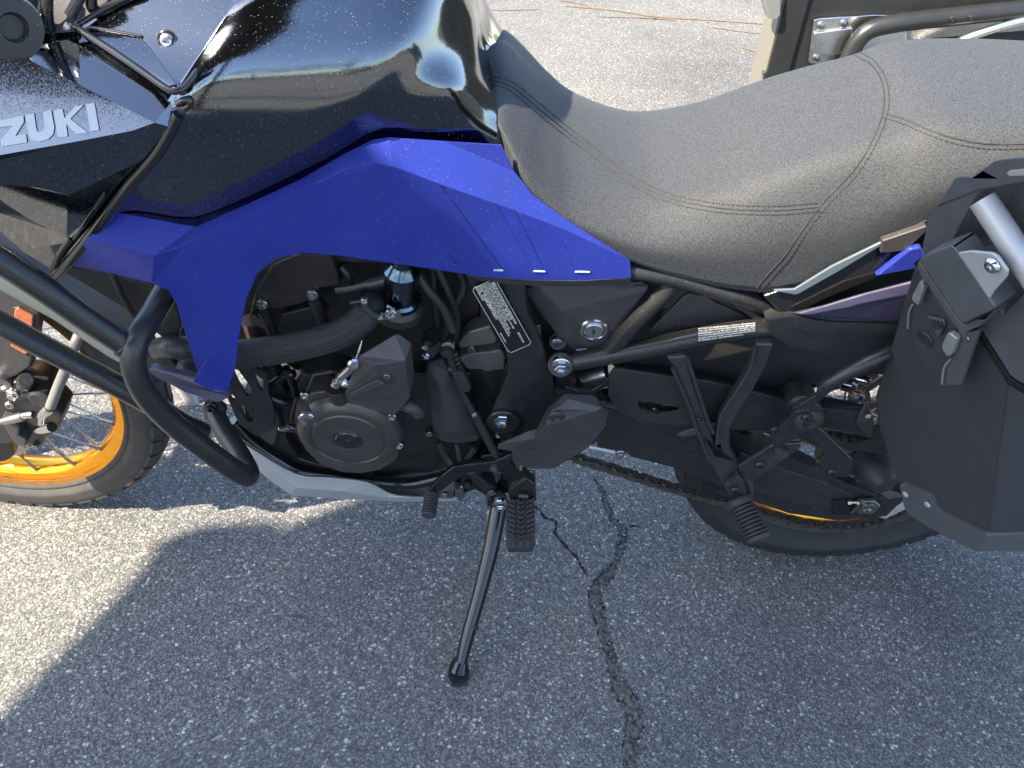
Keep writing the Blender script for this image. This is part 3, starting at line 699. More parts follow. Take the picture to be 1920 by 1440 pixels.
# reflecting inner duct below the fairing
faces('inner_duct', {'a': (-60, 350, -.215), 'b': (60, 410, -.222), 'c': (124, 440, -.222), 'd': (128, 455, -.215), 'e': (97, 506, -.195), 'f': (40, 470, -.17), 'g': (-60, 380, -.16)}, [('a', 'b', 'c', 'd', 'e', 'f', 'g')], gloss_plain, bike, .004, .001)
tube('duct_edge', [(102, 500, -.226), (112, 478, -.229), (134, 446, -.232)], .004, gloss_plain, bike, 8, 4)

# ---- blue knee panel
KP = {'a0': (213, 397, -.224), 'a1': (367, 425, -.222), 'a2': (480, 375, -.212), 'a3': (567, 334, -.203), 'a4': (640, 291, -.193), 'a5': (698, 262, -.183), 'a6': (728, 257, -.179), 'a7': (830, 264, -.167), 'a8': (941, 273, -.152),
      'c0': (165, 447, -.247), 'c1': (290, 478, -.253), 'c2': (345, 462, -.248), 'c3': (470, 402, -.236), 'c4': (585, 347, -.224), 'c5': (650, 315, -.217), 'c6': (700, 304, -.212), 'c7': (738, 312, -.209), 'c8': (860, 358, -.192), 'c9': (955, 390, -.177), 'c10': (1058, 430, -.167),
      'r1': (965, 322, -.153), 'r2': (1000, 366, -.155), 'r3': (1060, 410, -.155), 'r4': (1130, 455, -.154), 'r5': (1181, 487, -.152), 'r6': (1184, 521, -.158),
      'l0': (119, 491, -.226), 'l1': (285, 531, -.236), 'l2': (316, 545, -.238), 'l3': (331, 570, -.236), 'l4': (346, 622, -.232), 'l5': (361, 668, -.230), 'l6': (371, 698, -.228), 'l7': (362, 716, -.228), 'l8': (388, 728, -.232), 'l9': (408, 736, -.233),
      'm0': (426, 733, -.230), 'm1': (440, 695, -.228), 'm2': (449, 625, -.225), 'm3': (462, 560, -.222), 'm4': (483, 512, -.218), 'm5': (517, 485, -.214), 'm6': (570, 474, -.211), 'm7': (640, 480, -.206), 'm8': (760, 497, -.199), 'm9': (840, 509, -.192), 'm10': (900, 519, -.186), 'm11': (1000, 525, -.176), 'm12': (1100, 526, -.166),
      'x1': (395, 560, -.238), 'x2': (402, 650, -.2335)}
knee = faces('knee_panel', KP, [('a0', 'a1', 'c1', 'c0'), ('a1', 'c2', 'c1'), ('a1', 'a2', 'c3', 'c2'), ('a2', 'a3', 'c4', 'c3'), ('a3', 'a4', 'c5', 'c4'), ('a4', 'a5', 'c6', 'c5'), ('a5', 'a6', 'c7', 'c6'), ('a6', 'a7', 'c8', 'c7'), ('a7', 'a8', 'r1', 'c9', 'c8'), ('r1', 'r2', 'r3', 'c10', 'c9'), ('r3', 'r4', 'r5', 'c10'),
    ('c0', 'c1', 'l1', 'l0'), ('c1', 'c2', 'x1', 'l2', 'l1'), ('x1', 'l3', 'l2'), ('x1', 'x2', 'l4', 'l3'), ('x2', 'l6', 'l5', 'l4'), ('x2', 'm0', 'l9', 'l8', 'l7', 'l6'), ('x2', 'm1', 'm0'), ('x1', 'm3', 'm2', 'm1', 'x2'), ('c2', 'c3', 'c4', 'm6', 'm5', 'm4', 'm3', 'x1'),
    ('c4', 'c5', 'c6', 'c7', 'm8', 'm7', 'm6'), ('c7', 'c8', 'm9', 'm8'), ('c8', 'c9', 'm11', 'm10', 'm9'), ('c9', 'c10', 'm12', 'm11'), ('c10', 'r5', 'r6', 'm12')], blue, bike, .004, .008, bseg=4, angle=32); knee.modifiers['bevel'].angle_limit = R(17)
kbv = bvh_of(knee)
for pl in ([(665, 322), (842, 493), (860, 497), (784, 412)], [(795, 338), (925, 506), (943, 506), (827, 347)], [(929, 381), (1001, 507), (1021, 507), (965, 393)], [(1048, 441), (1080, 508), (1105, 508), (1084, 461)]):
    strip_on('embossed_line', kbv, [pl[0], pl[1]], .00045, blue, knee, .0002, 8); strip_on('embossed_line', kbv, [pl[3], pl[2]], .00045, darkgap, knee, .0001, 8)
for pl in ([(589, 356), (740, 473)], [(520, 385), (660, 450)], [(430, 425), (560, 462)]): strip_on('embossed_line', kbv, pl, .0004, blue, knee, .0002, 8)
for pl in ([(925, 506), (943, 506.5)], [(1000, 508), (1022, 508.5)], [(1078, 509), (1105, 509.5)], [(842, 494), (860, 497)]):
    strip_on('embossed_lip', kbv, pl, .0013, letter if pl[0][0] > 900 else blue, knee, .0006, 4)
plate('panel_return', [(372, 712, -.226), (405, 735, -.232), (428, 735, -.229), (433, 733, -.222), (432, 744, -.222), (411, 756, -.228), (345, 736, -.215), (300, 712, -.200), (278, 697, -.195), (282, 690, -.196), (300, 696, -.203)], None, .012, blue_shaded, knee, .002)  # shade and lavender light of the blue edge put into its colour
plate('panel_return', [(880, 517, -.186), (1000, 526, -.177), (1100, 528, -.168), (1184, 522, -.159), (1183, 534, -.150), (1170, 541, -.150), (1090, 540, -.160), (1000, 537, -.168), (900, 527, -.178)], None, .02, plastic2, bike, .002)
plate('panel_tongue', [(1095, 530, -.150), (1183, 530, -.150), (1190, 530, -.148), (1189, 540, -.148), (1172, 543, -.149), (1095, 537, -.15)], None, .02, plastic2, bike, .002)

# ---- seat
# low edge and side bulge of the seat as seen, shoulder height from its far outline (seat is symmetrical)
SB = [PP(p) for p in ((938, 262, -.118), (958, 330, -.140), (1003, 390, -.150), (1130, 470, -.152), (1250, 515, -.152), (1325, 532, -.150), (1412, 548, -.148), (1500, 545, -.146), (1570, 510, -.146), (1640, 475, -.146), (1730, 430, -.146), (1850, 385, -.142), (2050, 345, -.138), (2250, 330, -.13))]
def at_x(lst, x):
    if x <= lst[0].x: return lst[0].copy()
    for a, b in zip(lst, lst[1:]):
        if x <= b.x: return a+(b-a)*((x-a.x)/max(b.x-a.x, 1e-6))
    return lst[-1].copy()
FAR = [(905, 92, 0), (918, 84, 0), (945, 92, .02), (985, 116, .05), (1030, 156, .075), (1082, 191, .09), (1190, 214, .105), (1305, 194, .108), (1380, 168, .108), (1450, 143, .108), (1530, 120, .106), (1600, 103, .104), (1660, 82, .102), (1720, 74, .104), (1810, 73, .106), (1920, 78, .108), (2050, 88, .108), (2250, 110, .105)]
SEAT = []
for i, (px, py, yf) in enumerate(FAR):
    T_ = P(px, py, yf); w_ = max(yf, .038 if i < 2 else .055); B_ = at_x(SB, T_.x)
    if i == 0: T_ = P(893, 158, -.036); B_ = P(925, 262, -.112)
    if i == 1: T_ = P(907, 150, -.038); B_ = SB[0].copy()
    if i == 2: T_.z -= .006
    U_ = Vector((B_.x*.7+T_.x*.3, -max(-B_.y+.002, w_+.012), B_.z*.52+T_.z*.48)); U2 = Vector((T_.x*.85+B_.x*.15, -(w_*.45-B_.y*.55+.004), B_.z*.2+T_.z*.8))
    cw = (.012, .014, .012, .008)[i] if i < 4 else .004
    L_ = [B_, U_, U2, Vector((T_.x, -w_, T_.z)), Vector((T_.x, -w_*.55, T_.z+cw*.8)), Vector((T_.x, 0, T_.z+cw))]
    SEAT.append(L_+[Vector((p.x, -p.y, p.z)) for p in L_[-2::-1]])
seat = loft('seat', SEAT, seatm, bike, 7, 7, .004)
sbv = bvh_of(seat)
S1 = [(906, 150), (930, 152), (960, 163), (1003, 198), (1060, 245), (1120, 290), (1180, 336), (1250, 370), (1320, 386), (1385, 393), (1460, 394), (1533, 388)]
S2 = [(1604, 104), (1634, 122), (1652, 150), (1658, 180), (1655, 212), (1640, 255), (1605, 315), (1560, 362), (1535, 390), (1505, 430), (1475, 475), (1442, 512), (1418, 540)]
S3 = [(1657, 212), (1690, 222), (1726, 237), (1770, 254), (1800, 262), (1840, 269), (1880, 271), (1925, 270)]
for S in (S1, S2, S3): strip_on('seam', sbv, S, .0009, thread, seat, .0001, 8)
def shifted(S, d):
    o = []
    for i, (x, y) in enumerate(S):
        a = Vector(S[min(i+1, len(S)-1)])-Vector(S[max(i-1, 0)]); a.normalize(); o.append((x-a.y*d, y+a.x*d))
    return o
for S, ds in ((S1, (8, -8)), (S2, (-9,)), (S3, (9, ))):
    for d in ds: stitches('stitching', sbv, shifted(S, d), thread, seat)

# ---- dark inner skins behind the panels
plate('airbox', [(420, 300), (600, 200), (900, 200), (1000, 400), (1190, 500), (1190, 530), (1000, 522), (800, 500), (560, 490), (470, 560), (380, 500)], -.095, .19, plastic, bike, .004)
plate('seat_base', [(1000, 430), (1180, 500), (1330, 535), (1450, 555), (1500, 552), (1640, 480), (1740, 425), (1850, 390), (2050, 360), (2100, 400), (1850, 520), (1500, 600), (1300, 600), (1180, 560), (1040, 560)], -.115, .23, plastic, bike, .004)

# ---- sub-frame, side cover
sc = faces('side_cover', {'a': (984, 546, -.122), 'b': (1003, 531, -.128), 'c': (1140, 536, -.132), 'd': (1205, 531, -.132), 'e': (1217, 537, -.128), 'f': (1213, 546, -.130), 'g': (1140, 645, -.132), 'h': (1124, 652, -.130), 'i': (1072, 656, -.122), 'j': (1052, 638, -.122), 'k': (1000, 570, -.118), 'm': (1054, 583, -.137), 'n': (1060, 640, -.130), 'o': (1130, 632, -.136)},
    [('a', 'b', 'm', 'k'), ('k', 'm', 'n', 'j'), ('b', 'c', 'd', 'e', 'f', 'g', 'o', 'm'), ('m', 'o', 'n'), ('o', 'g', 'h', 'i', 'n'), ('i', 'j', 'n')], plastic2, bike, .004, .003)
lk = P(1113, 618, -.137)
lock = lathe('lock', lk, OUT, [(.020, -.01), (.020, .001), (.0185, .003), (.016, .0035), (.014, .001), (.0135, .001), (.0132, .004), (.0122, .0046), (0, .0046)], steel, sc, 32)
bm = bmesh.new(); c = lk+OUT*.0042
add_prism(bm, [[c+Vector((x, 0, z)) for x, z in ((-.0012, -.005), (.0012, -.005), (.0018, 0), (.0012, .005), (-.0012, .005), (-.0018, 0))]], Vector((0, -.0008, 0))); link('keyhole', bm, darkgap, lock)
tube('subframe_tube', [(1150, 503, -.135), (1200, 508, -.140), (1262, 520, -.140), (1340, 542, -.138), (1400, 560, -.135), (1480, 590, -.12)], .0125, satin, bike, 16)
tube('subframe_tube', [(1262, 520, -.136), (1248, 545, -.138), (1200, 595, -.140), (1148, 652, -.140), (1130, 668, -.138)], .0125, satin, bike, 16)
low = tube('subframe_tube', [(1045, 683, -.135), (1085, 676, -.140), (1150, 664, -.143), (1230, 649, -.145), (1300, 634, -.145), (1380, 620, -.143), (1460, 612, -.140), (1560, 604, -.13)], .0140, satin, bike, 18)
tube('subframe_tube', [(1350, 545, -.130), (1390, 570, -.130), (1440, 604, -.132), (1460, 613, -.134)], .008, satin, bike, 12)
plate('side_gusset', [(1216, 622, -.120), (1282, 556, -.120), (1294, 551, -.120), (1326, 556, -.120), (1342, 568, -.120), (1402, 594, -.120), (1398, 601, -.120), (1222, 624, -.120)], None, .012, plastic2, bike, .003)
plate('inner_guard', [(1150, 560), (1480, 560), (1480, 640), (1300, 660), (1160, 690), (1100, 660)], -.08, .16, plastic, bike, .003)
bolt(1052, 684, -.152, .0140, bike, steel, 'hex')
tube('frame_lug', [(1050, 683, -.130), (1051, 684, -.153)], .0185, satin, bike, 20, 1, .002)
tube('frame_lug', [(1045, 640, -.110), (1046, 640, -.126)], .013, satin, bike, 18, 1, .002)
bolt(1044, 640, -.127, .0085, bike, dullsteel, 'socket')
plate('cable_clip', [(1003, 612), (1013, 610), (1015, 640), (1010, 647), (1005, 632)], -.128, .006, dullsteel, bike, .001)

# warning label wrapped round the lower tube
lbv = bvh_of(low)
def on_tube(u, v, lift_):      # u along the label, v down across it
    x0, y0, x1, y1 = 1306, 615.5+v*27, 1419, 604+v*22
    return hit(lbv, x0+(x1-x0)*u, y0+(y1-y0)*u, lift_)
bm = bmesh.new(); grid = []
for iu in range(9):
    grid.append([on_tube(iu/8, iv/10, .0009) for iv in range(11)])
gv = [[bm.verts.new(q[0]) if q else None for q in r_] for r_ in grid]
for A, B in zip(gv, gv[1:]):
    for k in range(10):
        q = (A[k], A[k+1], B[k+1], B[k])
        if all(q): bm.faces.new(q)
wl = link('warning_label', bm, label_m, low, 60)
LN = ['MOTORCYCLE NOISE EMISSION CONTROL INFORMATION', 'THIS 2023 MOTORCYCLE MEETS EPA NOISE EMISSION', 'REQUIREMENTS OF 80 dBA BY THE FEDERAL TEST', 'PROCEDURE. MODIFICATIONS WHICH CAUSE THIS TO', 'EXCEED FEDERAL NOISE STANDARDS ARE PROHIBITED', 'BY FEDERAL LAW. SEE OWNERS MANUAL.']
for i, t in enumerate(LN):
    o_ = flat_text('print_line', t, Vector((0, 0, 0)), Vector((1, 0, 0)), Vector((0, 1, 0)), 1.0, white_print, wl)
    xm = max(v.co.x for v in o_.data.vertices); lastp = None
    for v in o_.data.vertices:
        q = on_tube(.03+.94*v.co.x/xm*(1 if len(t) > 36 else .8), .14+i*.15-v.co.y*.125, .0013)
        if q: lastp = q[0]
        v.co = lastp if lastp else P(1306, 633, -.13)

# ---- main frame plate with maker's plate
mf = faces('main_frame', {'a': (872, 515, -.140), 'b': (985, 522, -.140), 'b2': (986, 560, -.144), 'c': (990, 590, -.146), 'd': (1004, 615, -.142), 'e': (1020, 655, -.140), 'f': (1036, 700, -.138), 'g': (1040, 735, -.138), 'h': (1010, 775, -.140), 'i': (985, 802, -.145), 'i2': (975, 835, -.148), 'j': (945, 835, -.150), 'k': (924, 805, -.150), 'l': (922, 772, -.146), 'm': (938, 735, -.142), 'n': (951, 705, -.142), 'o': (952, 680, -.143), 'p': (946, 655, -.143), 'q': (900, 570, -.142), 'r': (885, 546, -.140)},
    [('a', 'b', 'b2', 'c', 'd', 'e', 'f', 'g', 'h', 'i', 'i2', 'j', 'k', 'l', 'm', 'n', 'o', 'p', 'q', 'r')], satin, bike, .03, .004)
mbv = bvh_of(mf)
lathe('pivot_boss', P(943, 790, -.148), OUT, [(.026, -.01), (.026, .002), (.024, .004), (.016, .004)], satin, mf, 36)
lathe('pivot_nut', P(942, 787, -.153), OUT, [(.0125, 0), (.0125, .003), (.011, .004), (.011, .008), (.006, .009), (.0055, .004), (0, .004)], steel, mf, 6, 20)
nm_ = mbv.find_nearest(P(945, 590, -.142))[1]
if nm_.y > 0: nm_ = -nm_
p0_ = P(940, 592, -.1415)
def mp(px, py, l=.001): return on_plane(px, py, p0_+nm_*(l+.0045), nm_)
cs = [(889, 540), (925, 524), (930, 526), (995, 641), (993, 646), (959, 661), (953, 659), (887, 546)]
bm = bmesh.new(); add_prism(bm, [[mp(*p, .0012) for p in cs]], -nm_*.001); idp = link('information_plate', bm, label_m, mf, 30)
bm = bmesh.new(); add_tube(bm, [mp(*p, .0014) for p in cs]+[mp(*cs[0], .0014)], .00035, 5); link('plate_border', bm, white_print, idp, 30)
ex_ = (mp(956, 661)-mp(888, 543)).normalized(); ey_ = (mp(926, 524)-mp(888, 543)); ey_ = (ey_-ex_*ey_.dot(ex_)).normalized()
tl_ = mp(927, 524, .0015); Hh = (mp(926, 524)-mp(888, 543)).length; Lh = (mp(956, 661)-mp(888, 543)).length
rows = [('MFD BY SUZUKI MOTOR CORPORATION', .11, .0, .74), ('DATE: 01/23', .11, .76, .24), ('GVWR: 433 KG ( 955 LBS )  TIRE  RIM  PSI', .09, .0, .98), ('GAWR FRONT: 166 KG ( 366 LBS ) WITH 90/90-21 M/C 54H TIRE', .09, 0, .98), ('21 X MT 2.15 RIM, AT 250 KPA ( 36 PSI ) COLD', .09, 0, .84), ('GAWR REAR: 267 KG ( 589 LBS ) WITH 150/70R17 M/C 69H TIRE', .09, 0, .98), ('THIS VEHICLE CONFORMS TO ALL APPLICABLE U.S. FEDERAL MOTOR', .09, 0, .98), ('VEHICLE SAFETY STANDARDS IN EFFECT ON THE DATE SHOWN ABOVE', .09, 0, .98), ('V.I.N.  JS1EM12B4P7100371', .13, 0, .80), ('MOTORCYCLE', .09, 0, .26)]
yv = .055
for t, h_, x0, fr in rows:
    if t.startswith('DATE'): pass
    sz = Lh*.94*fr/max(len(t), 1)*1.52; sz = min(sz, Hh*h_*1.35)
    yrow = yv+h_*.8 if not t.startswith('DATE') else .055+.11*.8+.10
    flat_text('print_line', t, tl_+ex_*(Lh*(.03+x0))-ey_*(Hh*yrow), ex_, ey_, sz, white_print, idp)
    if not t.startswith('DATE'): yv += h_*.985
flat_text('print_line', 'MADE IN JAPAN', tl_+ex_*Lh*.74-ey_*Hh*.94, ex_, ey_, Hh*.085, white_print, idp)
for t in ('MOTORCYCLE',): pass
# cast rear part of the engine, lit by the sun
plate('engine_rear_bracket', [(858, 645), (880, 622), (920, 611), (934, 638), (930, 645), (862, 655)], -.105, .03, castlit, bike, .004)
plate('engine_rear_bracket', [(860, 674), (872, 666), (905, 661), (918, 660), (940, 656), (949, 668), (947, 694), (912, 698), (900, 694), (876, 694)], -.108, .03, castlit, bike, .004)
bolt(884, 654, -.103, .0062, bike, dullsteel, 'socket')

plate('dark_gap_filler', [(900, 520), (1075, 530), (1080, 690), (1060, 740), (930, 760), (900, 700)], -.085, .15, plastic, bike, .004)  # added dark sheet standing for the gap's shade, hides lit ground behind
# ---- tail and under-tail
plate('tail_trim', [(1430, 556), (1468, 543), (1500, 548), (1560, 508), (1640, 462), (1700, 432), (1740, 412), (1745, 440), (1722, 468), (1650, 520), (1560, 556), (1490, 590), (1460, 585)], -.152, .05, gloss_plain, bike, .003)
plate('silver_strip', [(1450, 545, -.158), (1490, 553, -.158), (1497, 551, -.158), (1570, 510, -.158), (1651, 461, -.157), (1654, 454, -.157), (1560, 500, -.158), (1490, 543, -.158)], None, .004, mat('pale_blue_strip', (.13, .165, .20), .3, .2), bike, .001)
plate('tail_upper_trim', [(1654, 452, -.160), (1738, 424, -.160), (1740, 432, -.160), (1700, 470, -.160), (1650, 475, -.160)], None, .01, plastic2, bike, .002)
tailp = faces('tail_panel', {'a': (1640, 520, -.162), 'b': (1706, 468, -.166), 'c': (1727, 464, -.166), 'd': (1745, 500, -.166)}, [('a', 'b', 'c', 'd')], blue, bike, .01, .003)
plate('tail_cowl', [(1436, 602), (1482, 593), (1560, 604), (1740, 607), (1740, 640), (1650, 662), (1560, 664), (1480, 648), (1450, 630)], -.162, .05, plastic, bike, .006)
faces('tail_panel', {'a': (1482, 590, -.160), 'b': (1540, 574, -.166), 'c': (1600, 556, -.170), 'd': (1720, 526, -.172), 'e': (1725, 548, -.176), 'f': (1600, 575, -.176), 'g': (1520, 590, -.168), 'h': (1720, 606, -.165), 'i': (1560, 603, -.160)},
    [('a', 'b', 'g'), ('b', 'c', 'd', 'e', 'f', 'g'), ('a', 'g', 'f', 'e', 'h', 'i')], blue_shaded, bike, .006, .003)  # blue lower tail, shade put into the colour
plate('under_tail', [(1290, 640), (1440, 628), (1480, 592), (1560, 600), (1740, 600), (1740, 640), (1690, 700), (1560, 715), (1460, 735), (1390, 742), (1200, 720), (1150, 695), (1170, 676)], -.105, .2, plastic, bike, .006)

# ---- swing arm, chain guard
swing = faces('swing_arm', {'a': (1110, 760, -.118), 'b': (1180, 775, -.120), 'c': (1260, 790, -.122), 'd': (1375, 806, -.122), 'd2': (1420, 826, -.124), 'e': (1480, 858, -.126), 'f': (1530, 880, -.128), 'g': (1600, 912, -.130), 'h': (1668, 936, -.130), 'i': (1700, 930, -.128), 'j': (1662, 968, -.128), 'k': (1570, 976, -.128), 'l': (1480, 963, -.126), 'm': (1400, 936, -.124), 'n': (1340, 908, -.122), 'o': (1250, 872, -.120), 'p': (1180, 850, -.118), 'q': (1120, 838, -.118),
     't1': (1375, 794, -.090), 't2': (1430, 812, -.090), 't3': (1500, 845, -.090), 't4': (1560, 875, -.095), 't5': (1690, 922, -.095), 't0': (1260, 776, -.09)},
    [('a', 'b', 'c', 'd', 'd2', 'e', 'f', 'g', 'h', 'i', 'j', 'k', 'l', 'm', 'n', 'o', 'p', 'q'), ('t0', 't1', 'd', 'c'), ('t1', 't2', 'd2', 'd'), ('t2', 't3', 'e', 'd2'), ('t3', 't4', 'f', 'e'), ('t4', 't5', 'i', 'h', 'g', 'f')], satin, bike, .008, .005)
plate('swing_arm_face', [(1386, 848, -.129), (1480, 884, -.1295), (1545, 905, -.1295), (1605, 930, -.1295), (1590, 955, -.1295), (1500, 948, -.1295), (1420, 925, -.1295), (1376, 900, -.1295)], None, .006, plastic, swing, .003)
plate('adjuster_slot', [(1560, 940), (1640, 938), (1655, 948), (1640, 966), (1562, 966)], -.134, .006, darkgap, swing, .001)
plate('adjuster_block', [(1612, 940), (1640, 940), (1652, 950), (1640, 964), (1608, 964), (1604, 954)], -.140, .008, dullsteel, swing, .002)
lathe('axle_nut', P(1627, 952, -.141), OUT, [(.0125, 0), (.0125, .002), (.009, .003), (.0085, -.002), (0, -.002)], dullsteel, swing, 24)
plate('adjuster_plate', [(1594, 962), (1615, 938), (1620, 938), (1600, 963)], -.141, .004, dullsteel, swing, .0006)
bm = bmesh.new(); add_lathe(bm, P(1588, 941, -.137), Vector((1, 0, .05)), [(.0055, 0), (.0055, .006), (.003, .006), (.003, .016), (.0052, .016), (.0052, .02)], 6); link('adjuster_bolt', bm, steel, swing)
plate('swing_arm_end', [(1645, 970, -.126), (1700, 940, -.126), (1720, 935, -.126), (1720, 945, -.126), (1660, 974, -.126)], None, .01, silver, swing, .002)
hole = [(1195, 752), (1215, 754), (1281, 766), (1270, 772), (1235, 778), (1200, 768)]
hole2 = [(1540, 802), (1600, 812), (1640, 820), (1634, 826), (1582, 838), (1572, 832)]
guard = plate('chain_guard', [(1143, 703, -.135), (1150, 692, -.135), (1160, 690, -.135), (1240, 702, -.137), (1330, 714, -.138), (1440, 740, -.139), (1540, 765, -.140), (1612, 772, -.140), (1630, 800, -.141), (1700, 800, -.141), (1700, 860, -.141), (1620, 846, -.141), (1540, 842, -.140), (1470, 810, -.139), (1380, 806, -.138), (1300, 800, -.137), (1200, 790, -.136), (1160, 772, -.135), (1140, 740, -.135)], None, .004, plastic, bike, .0025, holes=[[(x, y, -.137) for x, y in hole], [(x, y, -.1405) for x, y in hole2]])
faces('guard_top', {'a': (1160, 690, -.136), 'b': (1240, 702, -.138), 'c': (1330, 714, -.139), 'd': (1440, 740, -.140), 'e': (1440, 728, -.105), 'f': (1330, 700, -.105), 'g': (1240, 686, -.105), 'h': (1158, 680, -.11), 'i': (1545, 766, -.141), 'j': (1640, 762, -.125), 'k': (1560, 745, -.105)}, [('a', 'b', 'g', 'h'), ('b', 'c', 'f', 'g'), ('c', 'd', 'e', 'f'), ('d', 'i', 'j', 'k', 'e')], plastic, guard, .004, .003, inward=Vector((0, .5, -1)))
faces('guard_rib', {'a': (1265, 815, -.141), 'b': (1310, 800, -.142), 'c': (1360, 788, -.142), 'd': (1375, 800, -.147), 'e': (1320, 812, -.147), 'f': (1280, 822, -.145)}, [('a', 'b', 'c', 'd', 'e', 'f')], plastic2, guard, .005, .003)
faces('guard_edge', {'a': (1612, 775, -.142), 'b': (1626, 752, -.135), 'c': (1640, 790, -.146), 'd': (1632, 826, -.146), 'e': (1604, 793, -.146)}, [('a', 'b', 'c', 'd', 'e')], plastic2, guard, .005, .003)
lathe('rivet', P(1628, 780, -.149), OUT, [(.0042, 0), (.0038, .0015), (0, .002)], letter, guard, 14)
plate('lower_guard', [(1175, 845), (1240, 862), (1330, 895), (1420, 930), (1420, 940), (1320, 894), (1250, 874), (1180, 856)], -.105, .05, plastic, swing, .003)
tube('guard_bracket', [(1100, 836, -.11), (1150, 846, -.112), (1172, 855, -.114)], .005, silver, swing, 8, 3)
bolt(1163, 850, -.117, .0085, swing, dullsteel, 'hex')
tube('shock_absorber', [(1120, 650, -.02), (1118, 690, -.03), (1112, 735, -.04)], .036, glossmetal, bike, 24, 3)
lathe('shock_reservoir', P(1095, 708, -.055), Vector((.5, -.1, .3)), [(.018, -.05), (.024, -.045), (.024, .045), (.018, .05)], alu, bike, 24)
tube('swing_arm_yoke', [(1060, 725, -.12), (1095, 735, -.125), (1125, 725, -.125), (1146, 706, -.125)], .0045, satin, bike, 10, 5)

# ---- chain
chain = empty('drive_chain'); chain.parent = bike
def link_mesh(gap, mname):
    bm = bmesh.new(); p = .015875
    for y in (-gap, gap):
        o = []
        for k in range(24):
            a = 2*math.pi*k/24; r = .0066; x = math.cos(a); z = math.sin(a)
            cx_ = p/2 if x > 0 else -p/2; w_ = 1.-.22*(1-abs(x))**2
            o.append(Vector((cx_+r*x, y-.001, r*z*w_)))
        add_prism(bm, [o], Vector((0, .0022, 0)))
    for x in (-p/2, p/2): add_tube(bm, [Vector((x, -gap-.0022, 0)), Vector((x, gap+.0022, 0))], .0032, 10)
    me = bpy.data.meshes.new(mname); bmesh.ops.recalc_face_normals(bm, faces=bm.faces[:]); bm.to_mesh(me); bm.free(); me.materials.append(chainm)
    for q in me.polygons: q.use_smooth = True
    me.set_sharp_from_angle(angle=R(30)); return me
lm = [link_mesh(.0075, 'chain_link_outer'), link_mesh(.0052, 'chain_link_inner')]
def lay_chain(pts):
    path = cr([PP(p) for p in pts], 40); acc = 0; k = 0; pitch = .015875; last = path[0]
    marks = [path[0]]
    for a, b in zip(path, path[1:]):
        if (b-marks[-1]).length >= pitch: marks.append(b)
    for a, b in zip(marks, marks[1:]):
        o = bpy.data.objects.new('chain_link', lm[k % 2]); COL.objects.link(o); o.parent = chain; o.location = (a+b)/2
        d = (b-a).normalized(); o.rotation_euler = (0, -math.atan2(d.z, d.x), 0); k += 1
lay_chain([(1050, 845, -.118), (1085, 860, -.118), (1150, 880, -.118), (1215, 901, -.118), (1300, 926, -.118), (1373, 945, -.118), (1435, 963, -.118), (1518, 983, -.118), (1594, 988, -.119), (1640, 980, -.120), (1691, 962, -.121), (1730, 938, -.122)])
lay_chain([(1035, 722, -.112), (1085, 738, -.112), (1130, 750, -.112), (1165, 757, -.111), (1235, 768, -.110), (1330, 785, -.110), (1430, 802, -.110), (1540, 815, -.112), (1590, 823, -.114), (1660, 834, -.114)])
bm = bmesh.new(); n_ = 42; ro, ri_ = .108, .100; c0 = Vector((1.57, -.104, .321)); o_ = []
for k in range(n_*2):
    a = math.pi*k/n_; r = .110 if k % 2 else .1015; o_.append(c0+Vector((math.cos(a), 0, math.sin(a)))*r)
add_prism(bm, [o_, [c0+Vector((math.cos(a), 0, math.sin(a)))*.055 for a in [2*math.pi*s/40 for s in range(40)]]], Vector((0, .006, 0))); link('sprocket', bm, dullsteel, rw_, 30)
lathe('cush_drive_hub', Vector((1.57, -.03, .321)), OUT, [(.07, 0), (.075, .04), (.07, .062), (.03, .066), (.025, .085), (0, .085)], plastic2, rw_, 40)
disc(1.57, .321, .075, .13, .095, rw_)

# ---- passenger peg hanger
ph = plate('peg_hanger', [(1250, 671), (1262, 688), (1290, 755), (1311, 815), (1332, 870), (1352, 904), (1372, 934), (1392, 936), (1400, 925), (1390, 898), (1384, 866), (1369, 843), (1369, 806), (1381, 781), (1408, 741), (1436, 690), (1452, 645), (1418, 645), (1414, 672), (1404, 692), (1376, 738), (1348, 784), (1344, 812), (1340, 835), (1330, 800), (1326, 790), (1300, 715), (1288, 668)], -.165, .016, satin_peg, bike, .004)
for e in ([(1261, 690, -.166), (1290, 755, -.167), (1311, 815, -.167), (1330, 862, -.167)], [(1288, 670, -.166), (1302, 712, -.168), (1327, 788, -.168), (1338, 812, -.168)], [(1416, 652, -.167), (1406, 692, -.168), (1378, 738, -.168), (1351, 782, -.168), (1345, 830, -.167)]):
    tube('hanger_rib', e, .0030, satin_peg, ph, 10, 5)
plate('hanger_arm', [(1384, 876, -.172), (1430, 846, -.176), (1452, 835, -.178), (1500, 831, -.178), (1503, 838, -.178), (1472, 862, -.178), (1440, 884, -.176), (1416, 898, -.174), (1395, 900, -.172)], None, .006, satin_peg, ph, .002)
tube('arm_flange', [(1386, 874, -.174), (1430, 846, -.178), (1452, 834, -.181), (1500, 830, -.181)], .003, satin_peg, ph, 8, 4)
bolt(1464, 849, -.180, .0092, ph, satin, 'button'); bolt(1425, 872, -.177, .0092, ph, satin, 'button'); bolt(1311, 787, -.168, .004, ph, satin, 'button')
fork = plate('peg_clevis', [(1360, 916, -.178), (1384, 893, -.182), (1392, 900, -.182), (1402, 932, -.186), (1398, 942, -.186), (1372, 936, -.182)], None, .014, satin_peg, ph, .003)
plate('peg_clevis', [(1396, 896, -.17), (1412, 905, -.172), (1414, 932, -.18), (1404, 936, -.182), (1404, 912, -.174)], None, .006, satin_peg, ph, .0015)
bolt(1378, 919, -.184, .0078, ph, satin, 'button')
